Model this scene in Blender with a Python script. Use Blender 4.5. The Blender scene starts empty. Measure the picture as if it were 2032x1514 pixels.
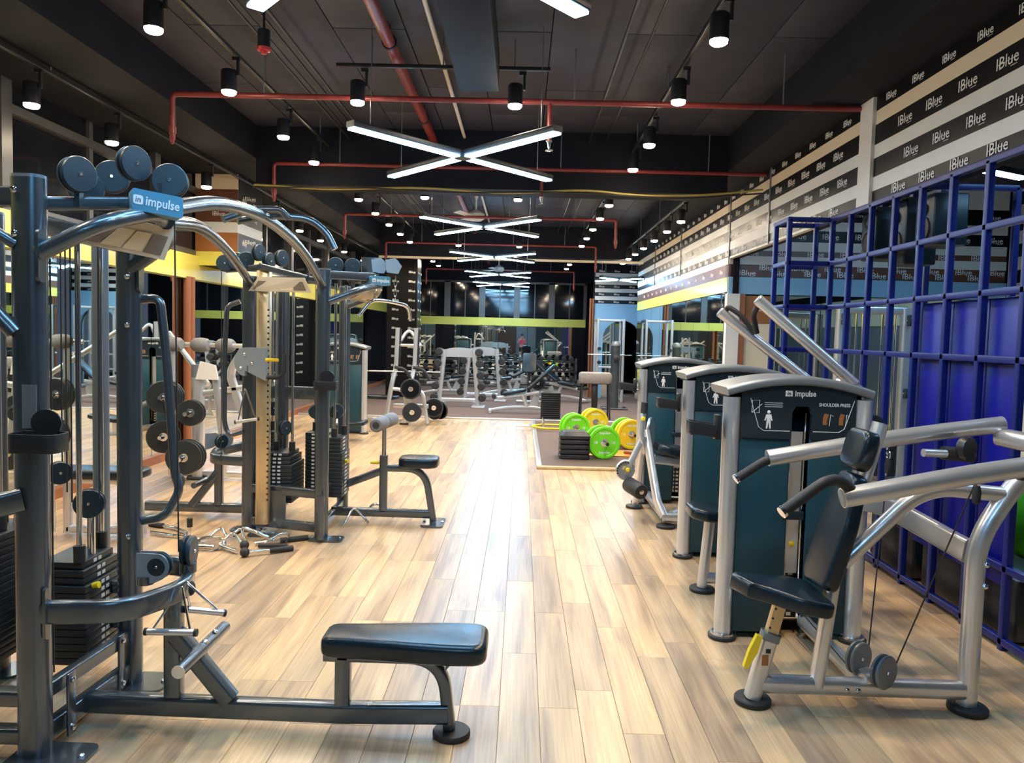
import bpy, math, random
from mathutils import Vector, Matrix, Euler

# ------------------------------------------------------------------ camera, world, exposure
sc = bpy.context.scene
COL = sc.collection
cam_d = bpy.data.cameras.new('camera'); cam_d.sensor_width = 36.0; cam_d.lens = 36.0 * 1540 / 2032
cam_d.clip_start = 0.05; cam_d.clip_end = 200
cam = bpy.data.objects.new('camera', cam_d); COL.objects.link(cam); sc.camera = cam
_R = Matrix(((0.999592, -0.026181, 0.0114177), (0.0129628, 0.0596289, -0.9981364), (0.0254514, 0.9978772, 0.059944)))
cam.matrix_world = Matrix.Translation((0, 0, 1.7)) @ _R.to_4x4()
w = bpy.data.worlds.new('world'); sc.world = w; w.use_nodes = True
w.node_tree.nodes['Background'].inputs[0].default_value = (0.55, 0.68, 1.0, 1); w.node_tree.nodes['Background'].inputs[1].default_value = 0.05
vs = sc.view_settings; vs.view_transform = 'Standard'; vs.look = 'None'; vs.gamma = 1.0; vs.use_curve_mapping = False
vs.exposure = 1.3
LED_STRENGTH = 26.0; SPOT_WATT = 21.0; SPOT_GLOW = 60.0
LED_COL = (0.30, 0.64, 1.0); SPOT_COL = (1.0, 0.83, 0.62)
random.seed(7)
sc.cycles.max_bounces = 6; sc.cycles.diffuse_bounces = 2; sc.cycles.glossy_bounces = 5; sc.cycles.transmission_bounces = 2; sc.cycles.caustics_reflective = False; sc.cycles.caustics_refractive = False
PI = math.pi

# ------------------------------------------------------------------ materials
MATS = {}
def mat(name, col, rough=0.5, metal=0.0, var=0.12, scale=18.0, bump=0.0, coat=0.0, emit=None, spec=None, stretch=None):
    m = bpy.data.materials.new(name); m.use_nodes = True; nt = m.node_tree; b = nt.nodes['Principled BSDF']
    tc = nt.nodes.new('ShaderNodeTexCoord'); mp = nt.nodes.new('ShaderNodeMapping'); nz = nt.nodes.new('ShaderNodeTexNoise')
    nt.links.new(tc.outputs['Object'], mp.inputs[0]); nt.links.new(mp.outputs[0], nz.inputs['Vector'])
    if stretch: mp.inputs['Scale'].default_value = stretch
    nz.inputs['Scale'].default_value = scale; nz.inputs['Detail'].default_value = 4
    rp = nt.nodes.new('ShaderNodeValToRGB'); nt.links.new(nz.outputs['Fac'], rp.inputs[0])
    rp.color_ramp.elements[0].position = 0.3; rp.color_ramp.elements[1].position = 0.7
    rp.color_ramp.elements[0].color = tuple(max(0, c * (1 - var)) for c in col) + (1,)
    rp.color_ramp.elements[1].color = tuple(min(1, c * (1 + var)) for c in col) + (1,)
    nt.links.new(rp.outputs[0], b.inputs['Base Color'])
    b.inputs['Roughness'].default_value = rough; b.inputs['Metallic'].default_value = metal
    if spec is not None: b.inputs['Specular IOR Level'].default_value = spec
    if coat: b.inputs['Coat Weight'].default_value = coat; b.inputs['Coat Roughness'].default_value = 0.12
    if bump:
        bp = nt.nodes.new('ShaderNodeBump'); bp.inputs['Strength'].default_value = bump; bp.inputs['Distance'].default_value = 0.01
        nt.links.new(nz.outputs['Fac'], bp.inputs['Height']); nt.links.new(bp.outputs[0], b.inputs['Normal'])
    if emit:
        b.inputs['Emission Color'].default_value = tuple(emit[0]) + (1,); b.inputs['Emission Strength'].default_value = emit[1]
    MATS[name] = m; return m

mat('steel_blue', (0.12, 0.145, 0.17), 0.27, 0.75, 0.05, 6, coat=0.5)
mat('silver', (0.72, 0.73, 0.75), 0.28, 0.7, 0.04, 6, coat=0.4)
mat('chrome', (0.82, 0.82, 0.83), 0.12, 1.0, 0.03, 4)
mat('brass_steel', (0.70, 0.56, 0.34), 0.32, 0.75, 0.06, 6)
mat('black_plastic', (0.018, 0.019, 0.022), 0.38, 0, 0.1, 30)
mat('black_rubber', (0.020, 0.020, 0.022), 0.6, 0, 0.15, 60, bump=0.05)
mat('leather', (0.008, 0.017, 0.026), 0.24, 0, 0.12, 220, bump=0.06)
mat('stack_black', (0.022, 0.028, 0.032), 0.40, 0.2, 0.1, 20)
mat('pulley', (0.014, 0.030, 0.042), 0.42, 0, 0.08, 30)
mat('shroud', (0.014, 0.060, 0.085), 0.33, 0.0, 0.05, 3, spec=0.4)
mat('shroud_dark', (0.010, 0.022, 0.032), 0.35, 0.0, 0.05, 3, spec=0.4)
mat('guard_grey', (0.30, 0.35, 0.39), 0.4, 0.3, 0.05, 6)
mat('cap_grey', (0.22, 0.25, 0.28), 0.35, 0.4, 0.05, 6)
mat('cage_blue', (0.004, 0.013, 0.15), 0.34, 0.0, 0.05, 6, spec=0.45)
mat('panel_blue', (0.003, 0.006, 0.25), 0.38, 0.0, 0.15, 1.5, spec=0.35)
mat('pipe_red', (0.22, 0.030, 0.028), 0.4, 0, 0.2, 14)
mat('white_paint', (0.78, 0.77, 0.73), 0.45, 0, 0.03, 5)
mat('cream', (0.80, 0.68, 0.48), 0.5, 0, 0.03, 4)
mat('band_white', (0.76, 0.78, 0.76), 0.5, 0, 0.03, 4)
mat('band_black', (0.006, 0.0055, 0.006), 0.32, 0, 0.1, 8, spec=0.22)
mat('band_brown', (0.15, 0.055, 0.028), 0.35, 0, 0.1, 8)
mat('band_orange', (0.36, 0.14, 0.04), 0.4, 0, 0.1, 8)
mat('band_yellow', (0.78, 0.70, 0.12), 0.38, 0, 0.06, 2, coat=0.3)
mat('band_sky', (0.26, 0.50, 0.72), 0.4, 0, 0.04, 2)
mat('logo_face', (0.10, 0.30, 0.44), 0.4, 0.2, 0.04, 4)
mat('logo_white', (0.85, 0.85, 0.85), 0.5, 0, 0.02, 4)
mat('ceiling_paint', (0.032, 0.034, 0.056), 0.6, 0, 0.25, 3, bump=0.15)
mat('beam_paint', (0.009, 0.010, 0.016), 0.75, 0, 0.2, 4, spec=0.2)
mat('window_frame', (0.13, 0.125, 0.12), 0.4, 0.5, 0.05, 6)
mat('window_glass', (0.010, 0.012, 0.016), 0.06, 0, 0.05, 2)
mat('mirror', (0.80, 0.86, 0.82), 0.015, 1.0, 0.01, 1)
mat('mat_brown', (0.12, 0.075, 0.060), 0.75, 0, 0.2, 90, bump=0.1)
mat('wood_brown', (0.30, 0.105, 0.045), 0.45, 0, 0.15, 10, stretch=(1, 1, 0.1))
mat('wood_trim', (0.55, 0.38, 0.20), 0.45, 0, 0.15, 10)
mat('lime', (0.20, 0.78, 0.02), 0.4, 0, 0.05, 8)
mat('yellow', (0.88, 0.66, 0.02), 0.4, 0, 0.05, 8)
mat('orange', (0.85, 0.30, 0.03), 0.45, 0, 0.05, 8)
mat('red', (0.6, 0.02, 0.03), 0.4, 0, 0.05, 8)
mat('pvc_white', (0.82, 0.80, 0.74), 0.4, 0, 0.03, 6)
mat('sticker', (0.75, 0.75, 0.74), 0.5, 0, 0.03, 6)
mat('placard', (0.62, 0.55, 0.43), 0.4, 0, 0.03, 6)
mat('placard_print', (0.20, 0.16, 0.13), 0.4, 0, 0.03, 6)
mat('foam_grey', (0.22, 0.22, 0.23), 0.7, 0, 0.1, 40)
mat('pad_blue', (0.10, 0.34, 0.62), 0.5, 0, 0.08, 10)
mat('towel_grey', (0.30, 0.28, 0.27), 0.9, 0, 0.2, 30, bump=0.2)
mat('ball_green', (0.10, 0.62, 0.03), 0.3, 0, 0.05, 4)
mat('turf', (0.16, 0.20, 0.03), 0.9, 0, 0.4, 80, bump=0.3)
mat('skin', (0.62, 0.40, 0.30), 0.5, 0, 0.05, 10)
mat('pink_cloth', (0.80, 0.12, 0.25), 0.8, 0, 0.08, 20)
mat('dark_cloth', (0.02, 0.02, 0.03), 0.8, 0, 0.08, 20)
mat('led', (0.9, 0.95, 1.0), 0.5, 0, 0.01, 2, emit=(LED_COL, LED_STRENGTH))
mat('spot_glow', (1, 0.95, 0.9), 0.5, 0, 0.01, 2, emit=(SPOT_COL, SPOT_GLOW))
mat('cable_yellow', (0.48, 0.38, 0.10), 0.5, 0, 0.1, 10)

def plank_mat():
    m = bpy.data.materials.new('oak_plank'); m.use_nodes = True; nt = m.node_tree; b = nt.nodes['Principled BSDF']; L = nt.links.new; N = nt.nodes.new
    oi = N('ShaderNodeObjectInfo'); at = N('ShaderNodeAttribute'); at.attribute_name = 'rnd'
    add = N('ShaderNodeMath'); add.operation = 'ADD'; L(oi.outputs['Random'], add.inputs[0]); L(at.outputs['Fac'], add.inputs[1])
    fr = N('ShaderNodeMath'); fr.operation = 'FRACT'; L(add.outputs[0], fr.inputs[0])
    tc = N('ShaderNodeTexCoord'); sc_ = N('ShaderNodeVectorMath'); sc_.operation = 'MULTIPLY_ADD'; L(tc.outputs['Object'], sc_.inputs[0])
    sc_.inputs[1].default_value = (9.0, 0.9, 1.0)
    cb = N('ShaderNodeCombineXYZ'); mu = N('ShaderNodeMath'); mu.operation = 'MULTIPLY'; mu.inputs[1].default_value = 73.0; L(fr.outputs[0], mu.inputs[0])
    L(mu.outputs[0], cb.inputs[0]); L(mu.outputs[0], cb.inputs[1]); L(cb.outputs[0], sc_.inputs[2])
    n1 = N('ShaderNodeTexNoise'); n1.inputs['Scale'].default_value = 1.0; n1.inputs['Detail'].default_value = 3; n1.inputs['Distortion'].default_value = 0.6; L(sc_.outputs[0], n1.inputs['Vector'])
    s2 = N('ShaderNodeVectorMath'); s2.operation = 'MULTIPLY'; L(sc_.outputs[0], s2.inputs[0]); s2.inputs[1].default_value = (9, 2.2, 1)
    n2 = N('ShaderNodeTexNoise'); n2.inputs['Scale'].default_value = 1.0; n2.inputs['Detail'].default_value = 5; n2.inputs['Distortion'].default_value = 0.4; L(s2.outputs[0], n2.inputs['Vector'])
    r1 = N('ShaderNodeValToRGB'); L(n1.outputs['Fac'], r1.inputs[0]); e = r1.color_ramp.elements
    e[0].position = 0.32; e[0].color = (0.41, 0.285, 0.185, 1); e[1].position = 0.64; e[1].color = (0.74, 0.52, 0.295, 1)
    x = r1.color_ramp.elements.new(0.48); x.color = (0.60, 0.42, 0.25, 1)
    r2 = N('ShaderNodeValToRGB'); L(n2.outputs['Fac'], r2.inputs[0]); e = r2.color_ramp.elements
    e[0].position = 0.35; e[0].color = (0.82, 0.80, 0.79, 1); e[1].position = 0.6; e[1].color = (1, 1, 1, 1)
    r3 = N('ShaderNodeValToRGB'); L(fr.outputs[0], r3.inputs[0]); e = r3.color_ramp.elements
    e[0].position = 0.0; e[0].color = (0.66, 0.66, 0.71, 1); e[1].position = 1.0; e[1].color = (1.08, 1.02, 0.95, 1); x = e.new(0.3); x.color = (0.92, 0.92, 0.92, 1)
    m1 = N('ShaderNodeMixRGB'); m1.blend_type = 'MULTIPLY'; m1.inputs[0].default_value = 1; L(r1.outputs[0], m1.inputs[1]); L(r2.outputs[0], m1.inputs[2])
    m2 = N('ShaderNodeMixRGB'); m2.blend_type = 'MULTIPLY'; m2.inputs[0].default_value = 1; L(m1.outputs[0], m2.inputs[1]); L(r3.outputs[0], m2.inputs[2])
    L(m2.outputs[0], b.inputs['Base Color']); b.inputs['Roughness'].default_value = 0.30; b.inputs['Specular IOR Level'].default_value = 0.6
    bp = N('ShaderNodeBump'); bp.inputs['Strength'].default_value = 0.12; bp.inputs['Distance'].default_value = 0.002; L(n2.outputs['Fac'], bp.inputs['Height']); L(bp.outputs[0], b.inputs['Normal'])
    MATS['plank'] = m
plank_mat()

# ------------------------------------------------------------------ mesh builder
WLOC = {}
def V(*a): return Vector(a)
def fil(pts, r=0.05, n=5):
    """round the corners of a polyline"""
    P = [Vector(p) for p in pts]; out = [P[0]]
    for i in range(1, len(P) - 1):
        a, b, c = P[i - 1], P[i], P[i + 1]; u = (a - b); v = (c - b); lu, lv = u.length, v.length
        if lu < 1e-6 or lv < 1e-6: continue
        u /= lu; v /= lv; k = min(r, lu * 0.48, lv * 0.48); s, e = b + u * k, b + v * k
        for j in range(n + 1):
            t = j / n; out.append(s * (1 - t) ** 2 + b * 2 * t * (1 - t) + e * t * t)
    out.append(P[-1]); return out
def rrect(w, h, r, n=3):
    r = min(r, w / 2 - 1e-4, h / 2 - 1e-4); o = []
    for cx, cy, a0 in ((w / 2 - r, h / 2 - r, 0), (-w / 2 + r, h / 2 - r, 90), (-w / 2 + r, -h / 2 + r, 180), (w / 2 - r, -h / 2 + r, 270)):
        for j in range(n + 1):
            a = math.radians(a0 + 90 * j / n); o.append((cx + r * math.cos(a), cy + r * math.sin(a)))
    return o
def circ(r, n=12, r2=None): return [(r * math.cos(2 * PI * i / n), (r2 or r) * math.sin(2 * PI * i / n)) for i in range(n)]
class M:
    def __init__(s): s.v = []; s.f = []
    def ring_loft(s, rings, cap=True, close=False):
        n = len(rings[0]); b = len(s.v)
        for r in rings: s.v.extend([tuple(p) for p in r])
        R = len(rings)
        for i in range(R if close else R - 1):
            i2 = (i + 1) % R
            for j in range(n):
                k = (j + 1) % n; s.f.append((b + i * n + j, b + i * n + k, b + i2 * n + k, b + i2 * n + j))
        if cap and not close:
            s.f.append(tuple(b + j for j in range(n - 1, -1, -1))); s.f.append(tuple(b + (R - 1) * n + j for j in range(n)))
        return s
    def sweep(s, path, prof, ref=None, close=False):
        """profile x axis follows ref (for flat paths: the normal of their plane)"""
        P = [Vector(p) for p in path]; rings = []; N = len(P); prev = None
        for i, p in enumerate(P):
            if close: t = P[(i + 1) % N] - P[i - 1]
            else: t = P[min(i + 1, N - 1)] - P[max(i - 1, 0)]
            t.normalize()
            if ref is not None: a = Vector(ref) - t * t.dot(Vector(ref))
            elif prev is None: a = t.orthogonal() if abs(t.z) > 0.95 else t.cross(Vector((0, 0, 1)))
            else: a = prev - t * t.dot(prev)
            if a.length < 1e-6: a = t.orthogonal()
            a.normalize(); prev = a; b = a.cross(t)
            # mitre for sharp bends
            k = 1.0
            if 0 < i < N - 1:
                d1 = (P[i] - P[i - 1]).normalized(); c = d1.dot(t); k = 1 / max(c, 0.5)
            rings.append([p + a * x + b * (y * (k if ref is not None else 1)) for x, y in prof])
        return s.ring_loft(rings, True, close)
    def tube(s, path, r, n=12, close=False): return s.sweep(path, circ(r, n), None, close)
    def bar(s, path, w, h, ref, r=0.02, close=False): return s.sweep(path, rrect(w, h, r), ref, close)
    def cyl(s, p, q, r, n=16, r2=None):
        p, q = Vector(p), Vector(q); t = (q - p).normalized(); a = t.orthogonal().normalized(); b = a.cross(t)
        R2 = r if r2 is None else r2
        return s.ring_loft([[p + a * x + b * y for x, y in circ(r, n)], [q + a * x + b * y for x, y in circ(R2, n)]])
    def lathe(s, prof, at, axis=(0, 0, 1), n=20):
        """prof: (radius, distance along axis); closed ends when radius 0"""
        t = Vector(axis).normalized(); a = t.orthogonal().normalized(); b = a.cross(t); at = Vector(at)
        return s.ring_loft([[at + t * h + a * x + b * y for x, y in circ(max(r, 1e-4), n)] for r, h in prof])
    def box(s, c, size, rz=0.0, bev=0.0, mat4=None):
        sx, sy, sz = size[0] / 2, size[1] / 2, size[2] / 2; c = Vector(c)
        Rm = Matrix.Rotation(rz, 3, 'Z') if mat4 is None else mat4
        if bev <= 0:
            b = len(s.v)
            for z in (-sz, sz):
                for x, y in ((-sx, -sy), (sx, -sy), (sx, sy), (-sx, sy)): s.v.append(tuple(c + Rm @ Vector((x, y, z))))
            for f in ((3, 2, 1, 0), (4, 5, 6, 7), (0, 1, 5, 4), (1, 2, 6, 5), (2, 3, 7, 6), (3, 0, 4, 7)): s.f.append(tuple(b + i for i in f))
        else:
            rings = []
            for z, ins in ((-sz, bev), (-sz + bev * 0.3, bev * 0.3), (-sz + bev, 0), (sz - bev, 0), (sz - bev * 0.3, bev * 0.3), (sz, bev)):
                rings.append([c + Rm @ Vector((x, y, z)) for x, y in rrect(2 * (sx - ins), 2 * (sy - ins), max(bev, 0.002), 2)])
            s.ring_loft(rings)
        return s
    def prism(s, poly, o, ax, ay, thick):
        """2-D outline poly in plane (ax, ay) at o, extruded by thick along ax x ay (centred)"""
        o, ax, ay = Vector(o), Vector(ax).normalized(), Vector(ay).normalized(); n = ax.cross(ay)
        return s.ring_loft([[o + ax * x + ay * y + n * (-thick / 2) for x, y in poly], [o + ax * x + ay * y + n * (thick / 2) for x, y in poly]])
    def pad(s, poly, o, ax, ay, thick, bev):
        """cushion: outline with rolled edges"""
        o, ax, ay = Vector(o), Vector(ax).normalized(), Vector(ay).normalized(); n = ax.cross(ay)
        cx = sum(p[0] for p in poly) / len(poly); cy = sum(p[1] for p in poly) / len(poly)
        W = max(abs(p[0] - cx) for p in poly); Hh = max(abs(p[1] - cy) for p in poly); rings = []
        for k in range(5):
            a = PI / 2 * k / 4; ins = bev * (1 - math.sin(a)); h = -thick / 2 + bev * (1 - math.cos(a)); rings.append((ins, h))
        for k in range(5):
            a = PI / 2 * k / 4; ins = bev * (1 - math.cos(a)); h = thick / 2 - bev * (1 - math.sin(a)); rings.append((ins, h))
        return s.ring_loft([[o + ax * (cx + (x - cx) * (1 - i / W)) + ay * (cy + (y - cy) * (1 - i / Hh)) + n * h for x, y in poly] for i, h in rings])
    def ball(s, c, r, n=14, m=8, sq=(1, 1, 1)):
        return s.ring_loft([[Vector(c) + Vector((sq[0] * r * math.sin(PI * i / m) * math.cos(2 * PI * j / n), sq[1] * r * math.sin(PI * i / m) * math.sin(2 * PI * j / n), sq[2] * r * math.cos(PI * i / m))) for j in range(n)] for i in [0.02] + list(range(1, m)) + [m - 0.02]], True)
    def mesh(s, name, origin=(0, 0, 0), ang=40):
        me = bpy.data.meshes.new(name); o = Vector(origin)
        me.from_pydata([tuple(Vector(p) - o) for p in s.v], [], s.f)
        import_bm(me)
        me.polygons.foreach_set('use_smooth', [True] * len(me.polygons)); me.set_sharp_from_angle(angle=math.radians(ang))
        return me
    def out(s, name, material, parent=None, ang=40):
        if parent is not None: org = WLOC[parent.name]
        else:
            xs = [p[0] for p in s.v]; ys = [p[1] for p in s.v]; zs = [p[2] for p in s.v]
            org = Vector(((min(xs) + max(xs)) / 2, (min(ys) + max(ys)) / 2, min(zs)))
        me = s.mesh(name, org, ang); me.materials.append(MATS[material] if isinstance(material, str) else material)
        o = bpy.data.objects.new(name, me); COL.objects.link(o)
        if parent is not None: o.parent = parent
        else: o.location = org
        WLOC[o.name] = org.copy(); return o
import bmesh
def import_bm(me):
    bm = bmesh.new(); bm.from_mesh(me); bmesh.ops.recalc_face_normals(bm, faces=bm.faces); bm.to_mesh(me); bm.free()
def tag(o, label, cat=None, group=None, kind=None):
    o['label'] = label
    if cat: o['category'] = cat
    if group: o['group'] = group
    if kind: o['kind'] = kind
    return o
def thing(name, label, cat, loc=(0, 0, 0), group=None, kind=None):
    o = bpy.data.objects.new(name, None); COL.objects.link(o); o.location = loc; o.empty_display_size = 0.1
    WLOC[o.name] = Vector(loc); return tag(o, label, cat, group, kind)
def kids(o): return [c for c in COL.objects if c.parent == o]
CH = {}
def dup(o, loc=None, rz=None, label=None, parent=None):
    c = o.copy(); COL.objects.link(c)
    if parent is not None: c.parent = parent
    if loc is not None: c.location = loc
    if rz is not None: c.rotation_euler = (0, 0, rz)
    if label: c['label'] = label
    WLOC[c.name] = c.location.copy()
    for ch in o.children: dup(ch, parent=c)
    return c
def inst(name, me, parent, mtx):
    o = bpy.data.objects.new(name, me); COL.objects.link(o); o.parent = parent
    if parent is not None: mtx = Matrix.Translation(-WLOC[parent.name]) @ mtx
    o.matrix_local = mtx; WLOC[o.name] = mtx.translation; return o
_TXT = {}
def text_mesh(body, size, material, ext=0.0008, bold=0.0):
    k = (body, size, material, bold)
    if k in _TXT: return _TXT[k]
    cu = bpy.data.curves.new('text', 'FONT'); cu.body = body; cu.size = size; cu.align_x = 'CENTER'; cu.align_y = 'CENTER'; cu.extrude = ext; cu.offset = bold; cu.resolution_u = 2
    o = bpy.data.objects.new('text', cu); COL.objects.link(o)
    dg = bpy.context.evaluated_depsgraph_get(); me = bpy.data.meshes.new_from_object(o.evaluated_get(dg)); me.name = 'lettering'
    bpy.data.objects.remove(o); me.materials.clear(); me.materials.append(MATS[material]); _TXT[k] = me; return me
def frame(o, ax, ay):
    ax, ay = Vector(ax).normalized(), Vector(ay).normalized(); n = ax.cross(ay); ay = n.cross(ax)
    m = Matrix((ax, ay, n)).transposed().to_4x4(); m.translation = Vector(o); return m
def lettering(body, size, material, parent, o, ax, ay, bold=0.0, name='lettering', sx=1.0):
    me = text_mesh(body, size, material, bold=bold); return inst(name, me, parent, frame(o, ax, ay) @ Matrix.Diagonal((sx, 1, 1, 1)))

# ------------------------------------------------------------------ floor of oak planks
def struct(o, label, cat): return tag(o, label, cat, kind='structure')
FL = thing('floor', 'oak plank floor running the length of the gym', 'floor', (0, 0, 0), kind='structure')
base = M().box((1.15, 10, -0.03), (11.7, 33, 0.036)).out('subfloor', 'wood_trim', FL)
PW, PLN = 0.18, 1.22
pm = M(); g_ = 0.0007
pm.ring_loft([[V(x, y, z) for x, y in rrect(PW - 2 * i, PLN - 2 * i, 0.0005, 1)] for z, i in ((-0.012, g_), (-0.0012, g_), (0, g_ + 0.0012))])
pmesh = pm.mesh('plank', ang=20); pmesh.materials.append(MATS['plank'])
rs = random.Random(3); cells = []
for c in range(-26, 39):
    off = rs.choice((0, 0.41, 0.81, 0.2, 0.6, 1.01))
    for r in range(-5, 22):
        x = c * PW + 0.03; y = r * PLN + off
        if -4.6 < x < 6.9 and y < 26: cells.append((x, y))
def inview(x, y): return y > 1.9 and abs(x + 0.1) < 0.68 * y + 0.2 and not (x > 0.4 and y > 10) and y < 15.5 and x < 3.2
order = sorted([p for p in cells if inview(*p)], key=lambda p: p[1]); near = set(order[:300])
for p in order[:300]: inst('plank', pmesh, FL, Matrix.Translation((p[0], p[1], 0)))
rest = M(); rnds = []
for x, y in cells:
    if (x, y) in near: continue
    b = len(rest.v); hx, hy = PW / 2 - g_, PLN / 2 - g_; k = rs.random()
    for z, i in ((-0.012, 0), (-0.0012, 0), (0, 0.0012)):
        for sx, sy in ((-1, -1), (1, -1), (1, 1), (-1, 1)): rest.v.append((x + sx * (hx - i), y + sy * (hy - i), z)); rnds.append(k)
    for L0 in (0, 4):
        for j in range(4): rest.f.append((b + L0 + j, b + L0 + (j + 1) % 4, b + L0 + 4 + (j + 1) % 4, b + L0 + 4 + j))
    rest.f.append((b + 8, b + 9, b + 10, b + 11))
ro = rest.out('far_planks', 'plank', FL, 20); ro['kind'] = 'stuff'
a_ = ro.data.attributes.new('rnd', 'FLOAT', 'POINT'); a_.data.foreach_set('value', rnds)

# rubber flooring at the back and under the lifting area
o = M().box((0.5, 20.9, 0.012), (10.0, 10.9, 0.024)).out('floor_back_mat', 'mat_brown'); struct(o, 'dark brown rubber flooring at the back of the hall', 'mat')
o = M().box((-0.3, 15.42, 0.017), (8.3, 0.06, 0.034), bev=0.008).out('trim_1', 'silver'); struct(o, 'pale metal edge strip along the front of the back rubber floor', 'trim')
o = M().box((1.58, 12.6, 0.011), (2.6, 5.4, 0.022)).out('lifting_mat', 'mat_brown'); tag(o, 'brown rubber lifting mat under the coloured barbell plates', 'mat')
o = M().box((1.58, 9.86, 0.018), (2.7, 0.09, 0.036), bev=0.008).out('trim_2', 'wood_trim'); struct(o, 'pale wooden edge strip in front of the lifting mat', 'trim')
o = M().box((0.265, 12.6, 0.018), (0.07, 5.4, 0.036), bev=0.008).out('trim_3', 'silver'); struct(o, 'grey edge strip along the aisle side of the lifting mat', 'trim')

# ------------------------------------------------------------------ ceiling and beams
ZC = 4.17
CE = thing('ceiling', 'black painted board ceiling with open joints', 'ceiling', (0, 0, ZC), kind='structure')
M().box((0.7, 10, ZC + 0.08), (12.0, 33, 0.1)).out('ceiling_slab', 'beam_paint', CE)
cm = M().box((0, 0, 0), (0.592, 2.392, 0.024), bev=0.004).mesh('ceiling_board'); cm.materials.append(MATS['ceiling_paint'])
for i in range(10):
    for j in range(13):
        inst('ceiling_board', cm, CE, Matrix.Translation((-3.12 + i * 0.6, -5.2 + j * 2.4 + (0.9 if i % 2 else 0), ZC + 0.012 + random.uniform(0, 0.004))))
o = M().box((-3.9, 10, 3.98), (1.2, 33, 0.42)).out('trim_4', 'beam_paint'); struct(o, 'black ceiling beam running above the left windows', 'beam')
o = M().box((2.68, 10, 3.98), (0.46, 33, 0.46)).out('trim_5', 'beam_paint'); struct(o, 'black ceiling beam running above the right striped wall', 'beam')
for i, y in enumerate((1.4, 9.85, 18.05, 25.7)):
    o = M().box((-0.43, y, 3.83), (5.76, 0.5, 0.72)).out('trim_%d' % (6 + i), 'beam_paint')
    struct(o, ('black cross beam just over the viewer', 'black cross beam behind the nearest full X light', 'black cross beam halfway down the hall', 'black cross beam over the far windows')[i], 'beam')
o = M().box((-0.3, 17.75, 3.40), (6.0, 0.06, 0.05)).out('trim_10', 'cream'); struct(o, 'pale strip across the underside of the middle cross beam', 'trim')

# ------------------------------------------------------------------ logo helper
def logos(parent, o, ax, n, step, size, start=0.0, ay=(0, 0, 1), lift=0.004):
    o, ax = Vector(o), Vector(ax).normalized(); nrm = ax.cross(Vector(ay))
    for i in range(n):
        p = o + ax * (start + i * step) + nrm * lift
        lettering('IBlue', size, 'logo_white', parent, p, ax, ay, bold=0.0, sx=1.05)
        ln = inst('logo_underline', LINE, parent, frame(p + ax * size * 0.62 - Vector(ay) * size * 0.42, ax, ay) @ Matrix.Scale(size, 4))
        ln2 = inst('logo_stroke', LINE, parent, frame(p - Vector(ay) * size * 0.02, ax, ay) @ Matrix.Diagonal((size * 3.0, size, size, 1)))
LINE = M().box((0, 0, 0), (0.6, 0.035, 0.006)).mesh('logo_line'); LINE.materials.append(MATS['logo_white'])

# ------------------------------------------------------------------ right wall: striped fascia over the bay, mirrored wall further back
XR = 2.9
WR = thing('wall_right', 'right wall striped in black, cream and white with repeated white lettering', 'wall', (XR, 10, 0), kind='structure')
def band(name, z0, z1, y0, y1, m, th=0.03, parent=WR, x=XR): return M().box((x + th / 2, (y0 + y1) / 2, (z0 + z1) / 2), (th, y1 - y0, z1 - z0)).out(name, m, parent)
rows = [(3.634, 3.76, 'band_black'), (3.52, 3.634, 'cream'), (3.355, 3.52, 'band_black'), (3.245, 3.355, 'band_white'), (3.09, 3.245, 'band_black'), (2.975, 3.09, 'band_white'), (2.88, 2.975, 'band_black')]
for z0, z1, m in rows:
    band('stripe', z0, z1, -6, 6.62, m); band('stripe', z0, z1, 6.86, 11.1, m); band('stripe', z0, z1, 11.1, 19.8, m if z0 != 3.634 else 'band_black')
band('fascia_trim', 2.855, 2.88, -6, 11.1, 'white_paint', 0.06)
M().box((XR - 0.005, 6.74, 3.31), (0.05, 0.24, 0.9)).out('fascia_post', 'white_paint', WR)
for y in (9.35, 11.1, 14.5, 17.3): M().box((XR - 0.004, y, 3.31), (0.02, 0.03, 0.9)).out('panel_joint', 'cap_grey', WR)
YAX = (0, -1, 0)   # reading direction on a wall that faces -x, seen from the hall
for k, (z, y0) in enumerate(((3.695, 3.0), (3.437, 2.75), (3.167, 3.05), (2.928, 2.8))):
    n = 8; logos(WR, (XR, y0 + 7.9 * 0.0, z), (0, 1, 0), 0, 1, 0.1)
    ys = [y0 + 0.42 * i for i in range(36)]
    for y in ys:
        if y > 17.5 or abs(y - 6.74) < 0.35: continue
        logos(WR, (XR, y, z), (0, -1, 0), 1, 1, 0.108 if z < 3.6 else 0.085)
band('stripe', 2.78, 2.88, 11.1, 19.8, 'band_white'); band('stripe', 2.60, 2.78, 11.1, 19.8, 'band_brown')
for i in range(14): logos(WR, (XR, 11.5 + i * 0.55, 2.69), (0, -1, 0), 1, 1, 0.085)
band('yellow_band', 2.39, 2.60, 11.1, 19.8, 'band_yellow', 0.07)
M().tube(fil([(XR + 0.03, 19.75, 2.495), (XR + 0.03, 20.1, 2.495)], 0.1), 0.001).out('band_end', 'band_yellow', WR)
for i in range(8):
    M().box((XR + 0.02, 11.1 + 8.7 * (i + 0.5) / 8, 1.2), (0.02, 8.7 / 8 - 0.012, 2.36)).out('mirror_pane', 'mirror', WR)
M().box((XR + 0.1, 15.4, 1.6), (0.08, 8.7, 3.2)).out('wall_core', 'beam_paint', WR)
M().box((XR + 0.1, 2.5, 3.31), (0.1, 17.2, 0.9)).out('wall_core', 'beam_paint', WR)

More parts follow.
